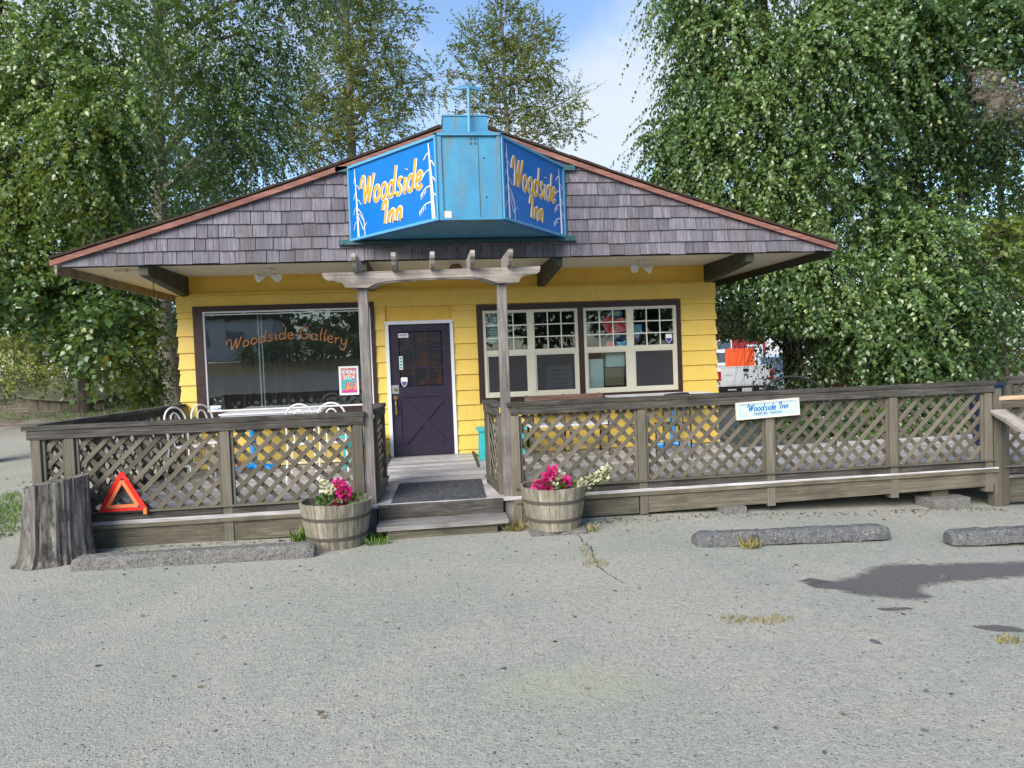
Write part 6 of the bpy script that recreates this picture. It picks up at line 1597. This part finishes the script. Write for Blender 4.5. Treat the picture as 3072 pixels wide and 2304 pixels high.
b = MB(); b.box((16.5,19,gz+.5),(22.5,21.2,gz+2.9)); b.part('body', m_car, t)
for xx in (17.2, 19.0, 20.8): b = MB(); b.box((xx,18.97,gz+1.5),(xx+.9,19,gz+2.2)); b.part('window', m_cglass, t)
for xx in (18.6, 20.2): wheel(t, xx, 19.2, gz+.37)
m_redw = paint('red_barn_paint', L(.27,.025,.03), .7)
t = thing('red_shed', 'red shed with white framed windows glimpsed beyond the pickup', 'building', (17.5, 27, gz))
for i in range(13):
    plank('wall_board', (14.5,25,gz+.1+.2*i+.1), (21,25,gz+.1+.2*i+.1), .19, .04, m_redw, t)
b = MB(); b.box((14.5,25.03,gz),(21,30,gz+2.7)); b.part('wall', m_redw, t)
b = MB(); b.prism([(14.2,2.7),(21.3,2.7),(17.75,4.3)], (0,24.7,gz), (1,0,0), (0,0,1), (0,5.6,0)); b.part('roof', m_roof, t)
for xx, zz in ((15.6,1.55),(17.3,1.2),(18.9,1.2)):
    b = MB(); b.box((xx,24.93,gz+zz-.05),(xx+.9,24.98,gz+zz+.95)); o = b.part('window', m_white, t)
    b = MB(); b.box((xx+.08,24.92,gz+zz+.05),(xx+.82,24.93,gz+zz+.85)); b.part('pane', m_cglass, o)
t = thing('derelict_bin', 'old timber bin with a sagging mossy lid across the gravel drive', 'bin', (-11.3, 14.5, .55))
gb = ground_h(-11.3, 14)
b = MB(); b.box((-12.4,14,gb-.1),(-10.0,15.6,gb+.42)); b.part('box', m_skirt, t)
for k in range(7): plank('side_board', (-12.4+.34*k+.17,13.98,gb-.05), (-12.4+.34*k+.17,13.98,gb+.42), .33, .03, m_skirt, t)
b = MB(); n = 10; vs = []
for i in range(n+1):
    x = -12.6 + 2.7*i/n; zz = gb + .62 - .2*math.sin(math.pi*min(1, i/n*.62)) + (.12 if i == 0 else 0)
    vs += [(x,13.75,zz-.1),(x,15.8,zz+.35),(x,15.8,zz+.30),(x,13.75,zz-.15)]
b.add(vs, [(4*i+j, 4*i+(j+1)%4, 4*i+4+(j+1)%4, 4*i+4+j) for i in range(n) for j in range(4)] + [(0,1,2,3),(4*n,4*n+1,4*n+2,4*n+3)]); b.part('lid', paint('mossy_board', L(.16,.15,.09), .9, L(.12,.15,.04), .7, 8), t)
for k, (dz_, dy_) in enumerate(((0,0),(.14,.2))):
    b = MB(); q = [(-30 + 24*i/10, 11.5+dy_, 6.6 - .20*i/10*3 + dz_ - .8*math.sin(math.pi*i/10)) for i in range(11)]; b.tube(q, .012, 5)
    tag(b.part('overhead_cable', m_black), ('upper' if k else 'lower') + ' of two black cables crossing the leaves at the left edge', 'cable', 'cables at the left edge')

# ------------------------------------------------------------------ the street behind the camera, seen in the glass
m_asph = concrete('road_asphalt', L(.15,.15,.147), L(.21,.21,.2), bs=.3)
b = MB(); b.add([(-70,-20,-.05),(70,-20,-.05),(70,-33,1.35),(-70,-33,1.35),(-70,-20,-.4),(70,-20,-.4),(70,-33,-.4),(-70,-33,-.4)], [(0,1,2,3),(7,6,5,4),(0,4,5,1),(1,5,6,2),(2,6,7,3),(3,7,4,0)]); tag(b.part('road', m_asph), kind='structure')
m_bankm = concrete('dry_bank', L(.27,.18,.07), L(.42,.30,.14), L(.15,.16,.05), .5)
b = MB(); b.add([(-70,-33.05,1.2),(70,-33.05,1.2),(70,-36,2.2),(-70,-36,2.2),(70,-70,2.4),(-70,-70,2.4)], [(0,1,2,3),(3,2,4,5)]); tag(b.part('bank', m_bankm), kind='structure')
def hedge(x, label):
    t = thing('hedge_shrub', label, 'shrub', (x,-36,2.2), group='shrubs across the road')
    crown('leaves', [(x+random.uniform(-.5,.5),-36,2.8,1.6,.9,.8,170), (x+.9,-36.2,3.1,1.2,.8,.7,90)], m_leafS, t, size=.2, per=9, tl=(.3,.7), droop=.2)
for i in range(5): hedge(-9.4+2.6*i, 'shrub on the bank across the road opposite the inn')
t = thing('mobile_home', 'white mobile home across the road opposite the inn', 'building', (-11, -40, 2.3))
b = MB(); b.box((-15.5,-42,2.3),(-9.6,-38.5,5.0)); b.part('wall', m_white, t)
b = MB(); b.box((-15.8,-42.3,5.0),(-9.3,-38.2,5.2)); b.part('roof', m_beam, t)
for xx in (-14.8,-12.6): b = MB(); b.box((xx,-38.49,3.2),(xx+1.1,-38.46,4.3)); b.part('window', m_cglass, t)
for i, x in enumerate((-34,-26,-19,-12,-5,2,9,16,23,31)):
    far_tree('tall dark tree across the road opposite the inn', x, -48+random.uniform(-2,2), 8.0+random.uniform(-1,1), 4.6, 70, base=2.3, sz=.45)
